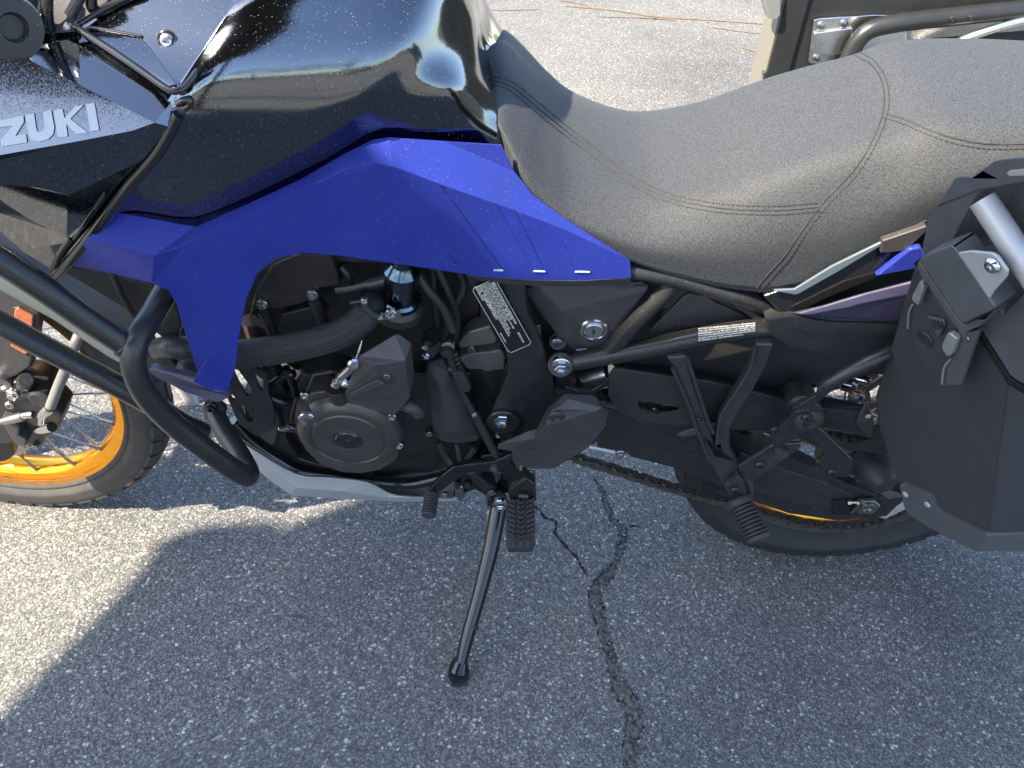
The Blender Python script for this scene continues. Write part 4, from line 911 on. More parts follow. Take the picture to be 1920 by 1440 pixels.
def ribbed_peg(name, a, b, r, nr, parent, flat=.8, squash=None):
    ax = (b-a); L = ax.length; prof = [(0, 0), (r*.95, 0)]
    for k in range(nr):
        t = L*(.06+.82*k/nr); s = L*.82/nr
        prof += [(r*.80, t), (r*1.02, t+s*.28), (r*1.05, t+s*.5), (r*1.02, t+s*.72), (r*.80, t+s)]
    prof += [(r*1.0, L*.90), (r*1.02, L*.95), (r*.9, L), (0, L)]
    return lathe(name, a, ax, prof, rubber, parent, 28, 40)
pp = ribbed_peg('passenger_peg', P(1386, 938, -.185), P(1424, 1013, -.245), .0195, 9, bike)
lathe('peg_collar', P(1386, 938, -.184), P(1424, 1013, -.245)-P(1386, 938, -.185), [(.019, -.004), (.0225, 0), (.0225, .006), (.020, .009)], rubber, pp, 28)

# ---- case rack tubes and brackets
rack = empty('luggage_rack'); rack.parent = bike
tube('rack_tube', [(1720, 640, -.16), (1680, 655, -.19), (1650, 668, -.20), (1605, 690, -.205), (1560, 715, -.205), (1542, 728, -.203)], .0105, satin, rack, 14)
plate('tube_end_tab', [(1498, 760, -.200), (1530, 742, -.203), (1538, 722, -.206), (1552, 712, -.206), (1562, 722, -.206), (1548, 744, -.204), (1520, 766, -.202), (1500, 772, -.200)], None, .006, satin, rack, .002)
lathe('rubber_bush', P(1510, 762, -.165), OUT, [(.019, -.025), (.019, .0), (.021, .006), (.021, .012), (.019, .014), (.019, .018), (.021, .020), (.021, .028), (.016, .032), (.010, .033), (.008, .028), (0, .028)], rubber, rack, 32)
lathe('rubber_bush', P(1498, 748, -.15), OUT, [(.02, -.02), (.02, .012), (.015, .016), (0, .016)], satin, rack, 32)
plate('link_plate', [(1492, 772, -.192), (1520, 768, -.194), (1532, 782, -.194), (1525, 800, -.192), (1495, 822, -.188), (1465, 838, -.186), (1448, 836, -.184), (1442, 824, -.184), (1448, 812, -.185)], None, .006, satin, rack, .002)
bolt(1513, 783, -.196, .0085, rack, satin, 'button'); bolt(1453, 806, -.186, .0065, rack, satin, 'button')
lathe('spacer', P(1460, 832, -.17), OUT, [(.0105, 0), (.0105, .022)], plastic2, rack, 20)
plate('stay_arm', [(1507, 800, -.180), (1530, 796, -.182), (1556, 822, -.188), (1600, 864, -.196), (1598, 886, -.196), (1588, 896, -.194), (1556, 893, -.190), (1540, 886, -.188), (1536, 862, -.187), (1548, 850, -.187), (1520, 820, -.182)], None, .008, satin, rack, .003)
bolt(1560, 886, -.192, .0085, rack, satin, 'button')
lathe('indicator_body', P(1640, 880, -.13), Vector((.3, -1, 0)), [(.0, .04), (.02, .035), (.028, .02), (.03, 0), (.028, -.03)], plastic, rack, 28)
for i, (px, py, r_) in enumerate(((1592, 722, .012), (1606, 742, .01), (1618, 712, .008))):
    lathe('brake_line_fitting', P(px, py, -.06), Vector((1, -.6, .3)), [(r_*.8, -.012), (r_, -.01), (r_, .006), (r_*.6, .012), (0, .013)], steel, rack, 16)
tube('brake_line', [(1380, 760, -.07), (1480, 730, -.075), (1570, 700, -.075), (1660, 650, -.07)], .003, mat('copper_line', (.22, .13, .07), .4, .6), rack, 8, 6)

# ---- engine
eng = empty('engine'); eng.parent = bike
plate('cylinder_block', [(440, 640), (452, 560), (500, 480), (560, 468), (640, 472), (760, 490), (900, 515), (900, 600), (930, 700), (930, 850), (800, 890), (700, 900), (560, 885), (470, 830), (500, 760), (560, 700), (500, 660), (462, 655)], -.070, .16, engmat, eng, .006)
plate('cylinder_head_cover', [(466, 600, -.115), (478, 548, -.115), (510, 498, -.115), (560, 476, -.115), (620, 480, -.115), (632, 510, -.115), (640, 536, -.115), (600, 540, -.115), (596, 556, -.115), (560, 572, -.115), (520, 580, -.115), (505, 578, -.115), (485, 575, -.115)], None, .06, engmat, eng, .006)
plate('head_rib', [(528, 590), (590, 574), (607, 592), (612, 600), (530, 608), (522, 604)], -.112, .03, engmat, eng, .003)
tube('head_post', [(492, 582, -.112), (510, 620, -.112), (520, 640, -.112)], .008, engmat, eng, 10, 3); tube('head_post', [(588, 560, -.112), (600, 590, -.112), (614, 618, -.112)], .009, engmat, eng, 10, 3)
bolt(492, 571, -.120, .0085, eng, dullsteel, 'hex'); bolt(586, 553, -.120, .0085, eng, dullsteel, 'hex')
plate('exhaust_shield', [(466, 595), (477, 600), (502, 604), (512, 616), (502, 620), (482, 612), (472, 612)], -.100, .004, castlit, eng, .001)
tube('exhaust_header', [(468, 600, -.09), (474, 622, -.085), (486, 650, -.07), (500, 690, -.05)], .012, mat('heat_tinted_pipe', (.30, .20, .15), .3, .9), eng, 14)
# braided coolant hose
ho = tube('coolant_hose', [(405, 668, -.145), (450, 664, -.150), (520, 655, -.155), (590, 641, -.158), (640, 625, -.158), (675, 603, -.152), (694, 580, -.140), (700, 562, -.12)], .0205, hose, eng, 20, 10)
for k in range(5):
    bm = bmesh.new(); a = R(-60+k*28)
    base = [PP(p) for p in [(430, 666, -.148), (520, 655, -.155), (590, 641, -.158), (640, 625, -.158), (675, 603, -.152), (694, 580, -.140)]]
    add_tube(bm, cr([p+Vector((0, -math.cos(a), math.sin(a)))*.0203 for p in base], 10), .0020, 6); link('hose_rib', bm, hose, ho, 60)
tube('hose_clamp', [(407, 668, -.146), (420, 667, -.147)], .0222, dullsteel, eng, 22, 1)
tube('earth_strap', [(684, 568, -.150), (690, 580, -.155), (700, 588, -.158), (710, 594, -.160)], .0055, hose, eng, 10, 5)
plate('strap_terminal', [(706, 590), (750, 583), (753, 596), (710, 602)], -.156, .003, dullsteel, eng, .0008); bolt(733, 588, -.159, .0080, eng, steel, 'hex'); bolt(713, 594, -.158, .005, eng, steel, 'hex')
bolt(683, 564, -.155, .0050, eng, steel, 'hex'); tube('cable_end', [(658, 568, -.15), (680, 564, -.15)], .0032, satin, eng, 8, 1)
# starter motor style cylinder under the panel
lathe('motor_can', P(750, 560, -.120), P(754, 500, -.130)-P(750, 560, -.120), [(.023, -.01), (.028, -.006), (.028, .004), (.0245, .008), (.0245, .062), (.019, .068), (.015, .074), (.015, .09)], mat('blue_chromed_steel', (.10, .13, .16), .14, 1.), eng, 40)
lathe('motor_flange', P(749, 572, -.120), P(754, 500, -.130)-P(750, 560, -.120), [(.034, -.012), (.034, .004), (.028, .010)], engmat, eng, 36)
tube('water_pipe', [(632, 545, -.125), (660, 541, -.128), (690, 533, -.130), (712, 527, -.130)], .0062, satin, eng, 12, 4); tube('water_pipe', [(690, 533, -.130), (735, 522, -.128)], .0088, satin, eng, 12, 1)
for p in ([(770, 495, -.11), (800, 540, -.12), (830, 575, -.12), (850, 620, -.12)], [(820, 500, -.10), (842, 550, -.105), (856, 590, -.10), (855, 640, -.09)], [(812, 505, -.09), (815, 560, -.095), (822, 610, -.09)], [(860, 505, -.10), (870, 540, -.10), (845, 590, -.10), (830, 640, -.10)], [(640, 500, -.10), (655, 520, -.105), (650, 545, -.10)]):
    tube('wiring_loom', p, rnd.uniform(.004, .007), plastic, eng, 10, 6)
# generator cover (left crankcase)
gc = P(652, 826, -.178)
gcc = P(652, 825, -.170); gcc.y = -.150
cov = plate('generator_case', [(566, 778), (576, 742), (583, 738), (613, 734), (618, 742), (626, 751), (640, 750), (648, 742), (655, 752), (674, 760), (706, 770), (738, 782), (752, 812), (752, 838), (742, 866), (715, 882), (680, 888), (640, 886), (600, 872), (572, 845), (558, 812)], -.150, .07, engsmooth, eng, .006)
lathe('generator_cover', gcc, OUT, [(.083, -.01), (.083, .004), (.079, .012), (.071, .018), (.064, .0205), (.060, .0205), (.0585, .018), (.0565, .018), (.054, .020), (.024, .021), (.0225, .0185), (.0215, .0185), (.020, .0205)], engsmooth, eng, 72, 25)
lathe('inspection_plug', gcc+Vector((0, -.0185, 0)), OUT, [(.0195, -.002), (.0195, .003), (.018, .0045), (.006, .0045), (.0055, .0015), (0, .0015)], gloss_plain, eng, 36)
for (px, py) in ((674, 763), (706, 776), (735, 781), (749, 835)): bolt(px, py, -.158, .0068, eng, steel, 'hex')
bolt(571, 741, -.150, .0068, eng, steel, 'hex'); bolt(805, 812, -.105, .006, eng, dullsteel, 'socket')
opc = P(577, 788, -.168)
lathe('oil_plug_boss', Vector((opc.x, -.151, opc.z)), OUT, [(.020, -.02), (.020, .01), (.0185, .014), (.0155, .014)], engsmooth, eng, 36)
lathe('oil_plug', Vector((opc.x, -.163, opc.z)), OUT, [(.0150, -.004), (.0150, .004), (.0135, .006), (.0058, .006), (.0054, .002), (0, .002)], steel, eng, 32)
tube('sensor_plug', [(530, 803, -.14), (545, 803, -.148), (562, 803, -.150), (574, 801, -.148)], .0068, glossmetal, eng, 12, 3); tube('sensor_plug', [(525, 804, -.139), (532, 803, -.14)], .0050, dullsteel, eng, 10, 1)
for dx in (0, 9, 18, 27):
    tube('case_fin', [(556+dx*.9, 745+dx*.2, -.118), (549+dx*.9, 770, -.122), (546+dx, 790, -.122)], .0036, engsmooth, eng, 8, 3)
plate('case_shoulder', [(540, 735, -.11), (566, 700, -.11), (583, 705, -.11), (591, 700, -.11), (620, 695, -.11), (640, 700, -.11), (640, 740, -.11), (578, 745, -.11), (560, 790, -.11), (530, 795, -.11)], None, .05, engmat, eng, .005)
tube('case_ridge', [(575, 735, -.125), (590, 702, -.125), (625, 696, -.125)], .003, engsmooth, eng, 8, 1)
plate('crankcase_lower', [(445, 770), (470, 770), (485, 800), (520, 830), (560, 870), (640, 892), (700, 902), (800, 880), (880, 830), (880, 700), (760, 700), (740, 850), (600, 880), (560, 790), (530, 795), (520, 770)], -.095, .08, engmat, eng, .005)
# breather cover
BC = {'a': (672, 668, -.178), 'b': (741, 627, -.168), 'b2': (750, 628, -.167), 'c': (772, 643, -.168), 'd': (777, 700, -.176), 'e': (768, 748, -.176), 'f': (740, 780, -.172), 'g': (692, 768, -.172), 'h': (650, 752, -.168), 'i': (646, 738, -.168), 'j': (701, 685, -.192), 'k': (760, 676, -.190), 'l': (716, 718, -.190), 'm': (765, 720, -.188), 'n': (668, 676, -.176)}
faces('breather_cover', BC, [('n', 'a', 'j', 'i'), ('a', 'b', 'b2', 'c', 'k', 'j'), ('j', 'k', 'm', 'l'), ('i', 'j', 'l', 'h'), ('c', 'd', 'm', 'k'), ('d', 'e', 'm'), ('l', 'm', 'e', 'f', 'g', 'h')], plastic2, eng, .02, .004)
lathe('cover_boss', P(726, 706, -.186), OUT, [(.0125, -.01), (.0125, .003), (.011, .005), (0, .005)], plastic, eng, 28); bolt(726, 705, -.191, .0052, eng, dullsteel, 'socket')
faces('cover_lip', {'a': (648, 740, -.172), 'b': (706, 712, -.194), 'c': (720, 722, -.196), 'd': (665, 748, -.180)}, [('a', 'b', 'c', 'd')], plastic2, eng, .008, .003)
# clutch arm (polished)
tube('clutch_arm', [(630, 720, -.165), (640, 706, -.170), (655, 692, -.175), (664, 682, -.177)], [.0085, .0075, .007, .0065], steel, eng, 14, 3)
lathe('clutch_clevis', P(662, 680, -.178), Vector((.4, -1, .3)), [(.009, -.006), (.009, .006), (.006, .008), (0, .008)], steel, eng, 20)
lathe('clutch_spring', P(650, 716, -.168), Vector((.5, -.3, .5)), [(.007, -.008), (.008, -.006), (.0065, -.004), (.008, -.002), (.0065, 0), (.008, .002), (.0065, .004), (.008, .006), (.006, .008)], steel, eng, 18)
bolt(629, 714, -.172, .0055, eng, steel, 'hex'); bolt(638, 711, -.173, .0055, eng, steel, 'hex')
tube('clutch_cable', [(668, 672, -.178), (674, 655, -.172), (678, 638, -.165)], .0014, steel, eng, 6, 3)
tube('clutch_housing', [(632, 726, -.150), (640, 748, -.150)], .0165, engmat, eng, 20, 1, .002)
tube('breather_elbow', [(745, 757, -.150), (762, 760, -.158), (776, 765, -.160), (786, 775, -.158)], .0100, plastic2, eng, 16, 4); tube('elbow_ring', [(766, 760, -.158), (771, 762, -.159)], .0122, plastic2, eng, 18, 1)
# evaporative canister
faces('charcoal_canister', {'a': (794, 706, -.125), 'b': (800, 680, -.122), 'c': (829, 674, -.125), 'd': (850, 705, -.130), 'e': (880, 768, -.135), 'f': (900, 815, -.135), 'g': (898, 830, -.132), 'h': (858, 834, -.130), 'i': (822, 828, -.125), 'j': (812, 810, -.125), 'k': (800, 745, -.125), 'm': (826, 720, -.142), 'n': (868, 815, -.148), 'o': (832, 814, -.142)},
    [('a', 'b', 'c', 'd', 'm'), ('a', 'm', 'o', 'j', 'k'), ('d', 'e', 'f', 'n', 'm'), ('m', 'n', 'o'), ('f', 'g', 'h', 'i', 'j', 'o', 'n')], rubber, eng, .03, .006)
tube('drain_hose', [(825, 826, -.12), (832, 848, -.12), (845, 868, -.125), (858, 872, -.125), (872, 862, -.125), (892, 838, -.12)], .0068, mat('hose_rubber', (.03, .026, .022), .4), eng, 12, 6)
tube('drain_hose', [(856, 832, -.122), (860, 850, -.13), (864, 872, -.13)], .0042, rubber, eng, 10, 4)
# shifter linkage
lathe('shift_shaft', P(801, 642, -.125), OUT, [(.008, -.02), (.008, .006), (0, .008)], satin, eng, 16)
plate('shift_arm', [(790, 664), (798, 656), (826, 642), (834, 650), (812, 672), (800, 676)], -.135, .006, satin, eng, .002); bolt(799, 668, -.138, .0062, eng, steel, 'button'); bolt(797, 650, -.132, .0052, eng, steel, 'hex')
lathe('ball_joint', P(838, 656, -.140), OUT, [(.0105, -.008), (.0105, .003), (.0075, .009), (0, .011)], satin, eng, 24); lathe('ball_joint_ring', P(840, 648, -.138), OUT, [(.0095, -.003), (.0095, .003), (.006, .004), (0, .004)], steel, eng, 24)
bolt(847, 690, -.145, .0050, eng, steel, 'hex'); bolt(890, 777, -.158, .0052, eng, steel, 'hex'); bolt(935, 857, -.172, .0046, eng, steel, 'hex')
tube('shift_rod', [(842, 665, -.142), (853, 700, -.146), (866, 735, -.150), (890, 777, -.156)], .0052, satin, eng, 12, 3); tube('shift_rod', [(890, 777, -.156), (910, 815, -.163), (934, 860, -.172)], .0068, satin, eng, 12, 2)
plate('rod_switch', [(846, 700), (868, 698), (884, 730), (880, 736), (862, 738), (850, 712)], -.152, .012, plastic, eng, .003)
for k in range(5): tube('rubber_boot', [(850+k*3.2, 660+k*8, -.138), (852+k*3.2, 664+k*8, -.138)], .0055, rubber, eng, 12, 1)

# ---- front sprocket cover / heel guard
HG = {'a': (933, 834, -.180), 'b': (990, 808, -.190), 'c': (1006, 804, -.192), 'd': (1028, 763, -.180), 'e': (1059, 738, -.176), 'f': (1114, 741, -.178), 'g': (1141, 768, -.182), 'h': (1136, 798, -.190), 'i': (1104, 840, -.190), 'j': (1066, 862, -.186), 'k': (1040, 879, -.182), 'l': (994, 880, -.182), 'm': (962, 868, -.180), 'n': (960, 846, -.186), 'o': (933, 842, -.180),
      'p': (1000, 822, -.204), 'q': (1022, 800, -.206), 'r': (1032, 772, -.198), 's': (1046, 766, -.198), 't': (1120, 770, -.200), 'u': (1128, 764, -.196), 'v': (1066, 748, -.188)}
hg = faces('heel_guard', HG, [('a', 'b', 'c', 'q', 'p', 'n', 'o'), ('c', 'd', 'r', 'q'), ('d', 'e', 'v', 's', 'r'), ('e', 'f', 'u', 'v'), ('f', 'g', 'u'), ('v', 'u', 't', 's'), ('g', 'h', 't', 'u'), ('p', 'q', 'r', 's', 't', 'h', 'i', 'j', 'k', 'l', 'm', 'n')], plastic2, bike, .006, .003)
lathe('guard_bolt', P(1044, 783, -.200), OUT, [(.0135, -.006), (.0135, .001), (.011, .003), (.0095, .0015), (.0085, .0035), (.004, .0035), (.003, .001), (0, .001)], plastic, hg, 28)
bolt(995, 882, -.150, .008, bike, dullsteel, 'hex')
plate('sprocket_case', [(940, 740), (1040, 720), (1130, 750), (1120, 830), (1050, 865), (960, 850)], -.10, .06, engmat, eng, .004)
plate('bracket_black', [(1040, 700), (1060, 690), (1080, 720), (1040, 745)], -.12, .02, satin, bike, .002)

# ---- side stand, shifter, rider peg, cradle, skid plate
st = empty('side_stand'); st.parent = bike
foot_w = G(860, 1262, .006); foot = RLi @ foot_w
topp = P(935, 950, -.150)
mid = P(905, 1085, -.150) + (foot-topp)*0
def lerp(a, b, t): return a+(b-a)*t
leg_pts = [topp, lerp(topp, foot, .25)+Vector((.004, 0, 0)), lerp(topp, foot, .55)+Vector((.003, 0, 0)), lerp(topp, foot, .80), lerp(topp, foot, .97)]
tube('leg', leg_pts, [.0155, .0145, .0125, .012, .0105], glossmetal, st, 18, 6)
tube('weld_bead', [leg_pts[0]+Vector((-.013, -.006, -.01)), lerp(leg_pts[0], leg_pts[1], .6)+Vector((-.013, -.008, 0))], .003, satin, st, 8, 3)
# the foot plate lies flat on the asphalt (built level in the world, then turned into the leaning frame)
fp = [G(x, y, .001) for x, y in ((838, 1272), (842, 1250), (850, 1236), (866, 1232), (876, 1240), (880, 1262), (877, 1284), (862, 1289), (846, 1287))]
plate3('foot', [RLi @ p for p in fp], RLi @ Vector((0, 0, .007)), satin, st, .002)
a_w = RLi @ G(858, 1245, .006)
tube('foot_gusset', [lerp(topp, foot, .93), lerp(topp, foot, .99)+Vector((0, 0, -.002))], [.011, .016], glossmetal, st, 16, 1)
tube('stop_peg', [lerp(topp, foot, .68)+Vector((.006, -.008, 0)), lerp(topp, foot, .68)+Vector((.010, -.017, .002))], .0042, satin, st, 10, 1)
plate('pivot_plate', [(918, 930, -.158), (930, 925, -.158), (950, 935, -.158), (952, 962, -.158), (942, 990, -.158), (922, 990, -.158), (920, 962, -.158)], None, .010, glossmetal, st, .002)
bolt(938, 945, -.160, .0135, st, steel, 'hex')
plate('spring_hook', [(941, 966), (947, 964), (948, 974), (944, 978)], -.162, .004, dullsteel, st, .001)
for k in range(9): tube('return_spring', [(916-k*.2, 958+k*3.4, -.150), (922-k*.2, 957+k*3.4, -.150)], .0042, dullsteel, st, 10, 1)
plate('stand_bracket', [(905, 855, -.135), (940, 850, -.135), (965, 862, -.135), (968, 880, -.135), (985, 896, -.135), (1004, 905, -.135), (1004, 935, -.135), (985, 940, -.135), (950, 925, -.135), (930, 940, -.135), (914, 955, -.135), (910, 930, -.135), (880, 912, -.135), (850, 905, -.135), (850, 890, -.135), (880, 880, -.135)], None, .035, glossmetal, bike, .003)
plate('bracket_web', [(875, 890), (890, 886), (925, 915), (932, 922), (920, 930), (905, 918)], -.150, .016, satin, bike, .002); plate('bracket_clip', [(914, 926), (922, 920), (934, 928), (930, 934), (920, 930), (914, 944), (910, 942)], -.156, .004, dullsteel, bike, .001)
for (px, py) in ((878, 911), (857, 910), (897, 884)): bolt(px, py, -.142, .0062, bike, satin, 'hex')
plate('side_stand_switch', [(924, 886), (940, 886), (938, 900), (930, 908)], -.150, .012, plastic, bike, .002)
sl = plate('shift_lever', [(800, 928, -.205), (806, 918, -.205), (828, 893, -.200), (850, 876, -.195), (868, 870, -.190), (895, 866, -.185), (925, 867, -.183), (942, 860, -.183), (955, 853, -.183), (966, 852, -.183), (960, 862, -.183), (945, 880, -.183), (920, 886, -.183), (890, 884, -.185), (868, 890, -.190), (850, 905, -.196), (822, 925, -.205), (812, 932, -.206)], None, .010, glossmetal, bike, .003)
lathe('lever_pivot', P(926, 879, -.186), OUT, [(.006, -.004), (.006, .002), (0, .003)], dullsteel, sl, 20)
ribbed_peg('toe_rubber', P(810, 926, -.202), P(803, 968, -.240), .0115, 7, bike)
rp = empty('rider_peg'); rp.parent = bike
# rubber block: across = bike x, along = towards the photographer
pa = P(976, 938, -.185); pb = P(976, 1032, -.268)
axd = (pb-pa).normalized(); xd = Vector((1, 0, .03)); xd = (xd-axd*xd.dot(axd)).normalized(); ud = xd.cross(axd)
if ud.z < 0: ud = -ud
Lp = (pb-pa).length; wp = .0235
def pk(u, t, h): return pa+xd*(u*wp)+axd*(t*Lp)+ud*h
bm = bmesh.new(); add_prism(bm, [[pk(u, t, .006) for u, t in ((-.8, 0), (.8, 0), (1, .1), (1, .84), (.82, .98), (-.82, .98), (-1, .84), (-1, .1))]], -ud*.022); link('peg_rubber', bm, rubber, rp, 30, .003)
bm = bmesh.new()
for k in range(8):
    t0 = .03+k*.098
    for (u0, u1, s) in ((-.30, .0, .05), (.0, .30, -.05)):
        a1 = t0+(0 if s > 0 else .05); b1 = t0+(.05 if s > 0 else 0)
        add_prism(bm, [[pk(u0, a1, .0068), pk(u1, b1, .0068), pk(u1, b1+.058, .0068), pk(u0, a1+.058, .0068)]], ud*.0042)
    for (u0, u1, a1, b1) in ((-1.0, -.36, t0-.05, t0+.035), (.36, 1.0, t0+.035, t0-.05)):
        a1 = max(a1, .0)
        add_prism(bm, [[pk(u0, a1, .0068), pk(u1, b1, .0068), pk(u1, b1+.062, .0068), pk(u0, a1+.062, .0068)]], ud*.0040)
link('tread_rib', bm, rubber, rp, 30, .0008, 1)
bm = bmesh.new()
for u in (-.5, 0, .5): add_prism(bm, [[pk(u-.14, .86, .006), pk(u+.14, .86, .006), pk(u+.10, .97, .004), pk(u-.10, .97, .004)]], ud*.003)
link('end_rib', bm, rubber, rp, 30)
plate('peg_mount', [(958, 908, -.175), (985, 896, -.175), (1004, 908, -.178), (1006, 940, -.182), (994, 946, -.185), (960, 946, -.185), (952, 930, -.18)], None, .02, satin, rp, .003)
plate('mount_edge', [(957, 916), (984, 897), (986, 901), (960, 922)], -.182, .006, dullsteel, rp, .001)
lathe('peg_spring', P(986, 930, -.186), Vector((1, 0, 0)), [(.006, -.012), (.007, -.010), (.006, -.008), (.007, -.006), (.006, -.004), (.007, -.002), (.006, 0), (.007, .002), (.006, .004)], satin, rp, 16)
tube('cradle_tube', [(435, 790, -.125), (470, 828, -.130), (520, 862, -.130), (565, 885, -.130), (640, 895, -.128), (705, 903, -.126), (770, 906, -.125), (830, 894, -.125), (868, 882, -.125)], .0105, glossmetal, bike, 16)
tube('cradle_tube', [(690, 910, -.10), (760, 922, -.10), (840, 925, -.10), (900, 905, -.11)], .008, glossmetal, bike, 12)
plate('lower_fairing_dark', [(456, 764, -.115), (484, 770, -.115), (530, 790, -.115), (540, 830, -.118), (560, 860, -.118), (640, 885, -.118), (700, 892, -.115), (700, 900, -.118), (640, 896, -.118), (560, 884, -.118), (470, 828, -.116), (462, 800, -.115)], None, .02, engmat, bike, .003)
plate('side_shield', [(462, 768, -.128), (480, 768, -.128), (520, 780, -.128), (527, 792, -.128), (514, 838, -.130), (500, 832, -.130), (486, 820, -.130), (470, 800, -.128)], None, .012, plastic2, bike, .004); lathe('shield_dimple', P(486, 796, -.1295), OUT, [(.007, 0), (.007, .0006), (.006, .0012), (0, .0012)], plastic, bike, 18)
skid = faces('skid_plate', {'a': (422, 806, -.140), 'b': (470, 838, -.145), 'c': (555, 888, -.145), 'd': (620, 895, -.143), 'e': (690, 904, -.140), 'f': (735, 926, -.136), 'g': (780, 930, -.132), 'h': (858, 934, -.128), 'i': (856, 940, -.124), 'j': (780, 941, -.126), 'k': (640, 936, -.126), 'l': (545, 929, -.126), 'm': (500, 896, -.128), 'n': (455, 855, -.130), 'o': (424, 818, -.132), 'p': (480, 862, -.149), 'q': (555, 914, -.149), 'r': (640, 921, -.147), 's': (720, 932, -.140)},
    [('a', 'b', 'p', 'n', 'o'), ('b', 'c', 'q', 'p'), ('c', 'd', 'e', 's', 'r', 'q'), ('e', 'f', 'g', 'h', 'i', 'j', 's'), ('s', 'j', 'k', 'r'), ('r', 'k', 'l', 'q'), ('q', 'l', 'm', 'p'), ('p', 'm', 'n')], silver, bike, .004, .004)
tube('edge_trim', [(426, 806, -.146), (470, 838, -.149), (555, 887, -.149), (620, 894, -.147), (690, 903, -.144), (735, 925, -.140), (780, 930, -.136), (850, 933, -.132)], .0016, gloss_plain, skid, 8, 4)
plate('skid_floor', [(450, 850, -.12), (545, 928, -.12), (640, 934, -.12), (850, 938, -.12), (850, 930, -.12), (640, 926, -.12), (550, 915, -.12)], None, .24, silver, skid, .003)
plate('rear_mount', [(852, 916), (868, 912), (871, 935), (862, 941), (852, 934)], -.125, .02, dullsteel, skid, .002); bolt(835, 928, -.130, .006, skid, dullsteel, 'hex')

# ---- engine side plate with cut-outs, lit ground shows through
def hx(p): return [(x, y, -.135) for x, y in p]
plate('frame_side_plate', hx([(434, 672), (462, 672), (478, 690), (500, 700), (504, 740), (512, 760), (514, 800), (480, 818), (448, 796), (426, 745), (430, 700)]), None, .006, satin, bike, .002,
    holes=[hx([(431.5, 686), (439, 684), (466, 720), (471, 730), (466, 743), (460, 741), (445, 715)]), hx([(474, 699), (493, 712), (494, 725), (491, 733), (486, 730)]), hx([(430, 742), (436, 739), (441, 746), (440, 752), (434, 750)]), hx([(448, 764), (452, 758), (471, 770), (475, 787), (471, 792), (462, 788)])])
plate('rear_frame_strut', [(500, 690), (512, 690), (530, 730), (560, 770), (560, 800), (520, 800), (505, 745)], -.11, .03, satin, bike, .002)
for p in ([(492, 700, -.115), (502, 680, -.115), (512, 665, -.115)], [(480, 728, -.12), (500, 742, -.12), (525, 752, -.12), (548, 755, -.115)], [(505, 720, -.11), (530, 705, -.11), (552, 700, -.11)], [(535, 690, -.11), (548, 720, -.11), (556, 750, -.11)]): tube('coolant_pipe', p, .007, glossmetal, eng, 12, 5)

# ---- radiator, shroud, crash bars
plate('radiator', [(96, 500), (130, 498), (285, 533), (318, 550), (335, 582), (340, 610), (332, 640), (300, 632), (262, 600), (200, 560)], -.175, .06, plastic, bike, .004)
plate('radiator', [(300, 560), (338, 590), (352, 640), (340, 655), (300, 640)], -.15, .10, plastic, bike, .004)
tube('radiator_brace', [(205, 500, -.182), (232, 560, -.184), (262, 608, -.186)], .004, plastic, bike, 8, 3)
faces('radiator_shroud', {'a': (-80, 440, -.225), 'b': (0, 487, -.232), 'c': (120, 560, -.240), 'd': (232, 640, -.248), 'e': (240, 658, -.248), 'f': (240, 690, -.240), 'g': (200, 668, -.232), 'h': (100, 600, -.220), 'i': (0, 545, -.210), 'j': (-80, 500, -.205)}, [('a', 'b', 'i', 'j'), ('b', 'c', 'h', 'i'), ('c', 'd', 'g', 'h'), ('d', 'e', 'f', 'g')], shroud_reflect, bike, .004, .002)
cb = empty('crash_bar'); cb.parent = bike
tube('upper_bar', [(-120, 408, -.285), (-20, 474, -.290), (80, 540, -.290), (160, 596, -.288), (238, 648, -.286)], .0150, satin, cb, 20)
tube('lower_bar', [(-120, 548, -.245), (-20, 596, -.250), (100, 660, -.255), (200, 712, -.258), (280, 756, -.258), (340, 792, -.250), (380, 812, -.24)], .0150, satin, cb, 20)
tube('side_bar', [(345, 500, -.170), (322, 530, -.190), (298, 568, -.220), (282, 596, -.246), (264, 624, -.272), (252, 652, -.290), (252, 692, -.302), (275, 742, -.308), (325, 795, -.306), (385, 842, -.302), (432, 876, -.296), (462, 893, -.284), (466, 884, -.258), (448, 850, -.225), (422, 812, -.195), (405, 780, -.170), (402, 765, -.155)], .0150, satin, cb, 20, 8)
tube('bar_collar', [(228, 642, -.286), (241, 650, -.286)], .0172, satin, cb, 20, 1, .002)
lathe('mount_washer', P(403, 766, -.165), OUT, [(.017, -.006), (.017, .003), (.012, .005), (0, .005)], satin, cb, 24); bolt(397, 763, -.172, .0085, cb, glossmetal, 'hex')
tube('radiator_hose', [(300, 655, -.17), (322, 650, -.185), (340, 652, -.185), (352, 653, -.18), (375, 655, -.17)], .0165, plastic2, bike, 18)
lathe('hose_end_cap', P(356, 690, -.16), OUT, [(.018, -.02), (.018, .005), (.01, .012), (0, .012)], plastic, bike, 24)
plate('frame_down_strut', [(268, 640, -.14), (280, 634, -.14), (360, 715, -.15), (352, 722, -.15), (300, 690, -.145)], None, .012, satin, bike, .002)
plate('frame_down_strut', [(270, 660, -.12), (282, 666, -.12), (346, 722, -.12), (330, 722, -.12), (270, 690, -.12)], None, .010, plastic, bike, .002)
plate('far_bar_plate', [(318, 668, .10), (336, 668, .10), (332, 700, .10), (318, 690, .10)], None, .01, silver, bike, .002); tube('far_crash_bar', [(200, 590, .25), (300, 660, .28), (372, 770, .28), (420, 800, .2)], .015, silver, bike, 14)

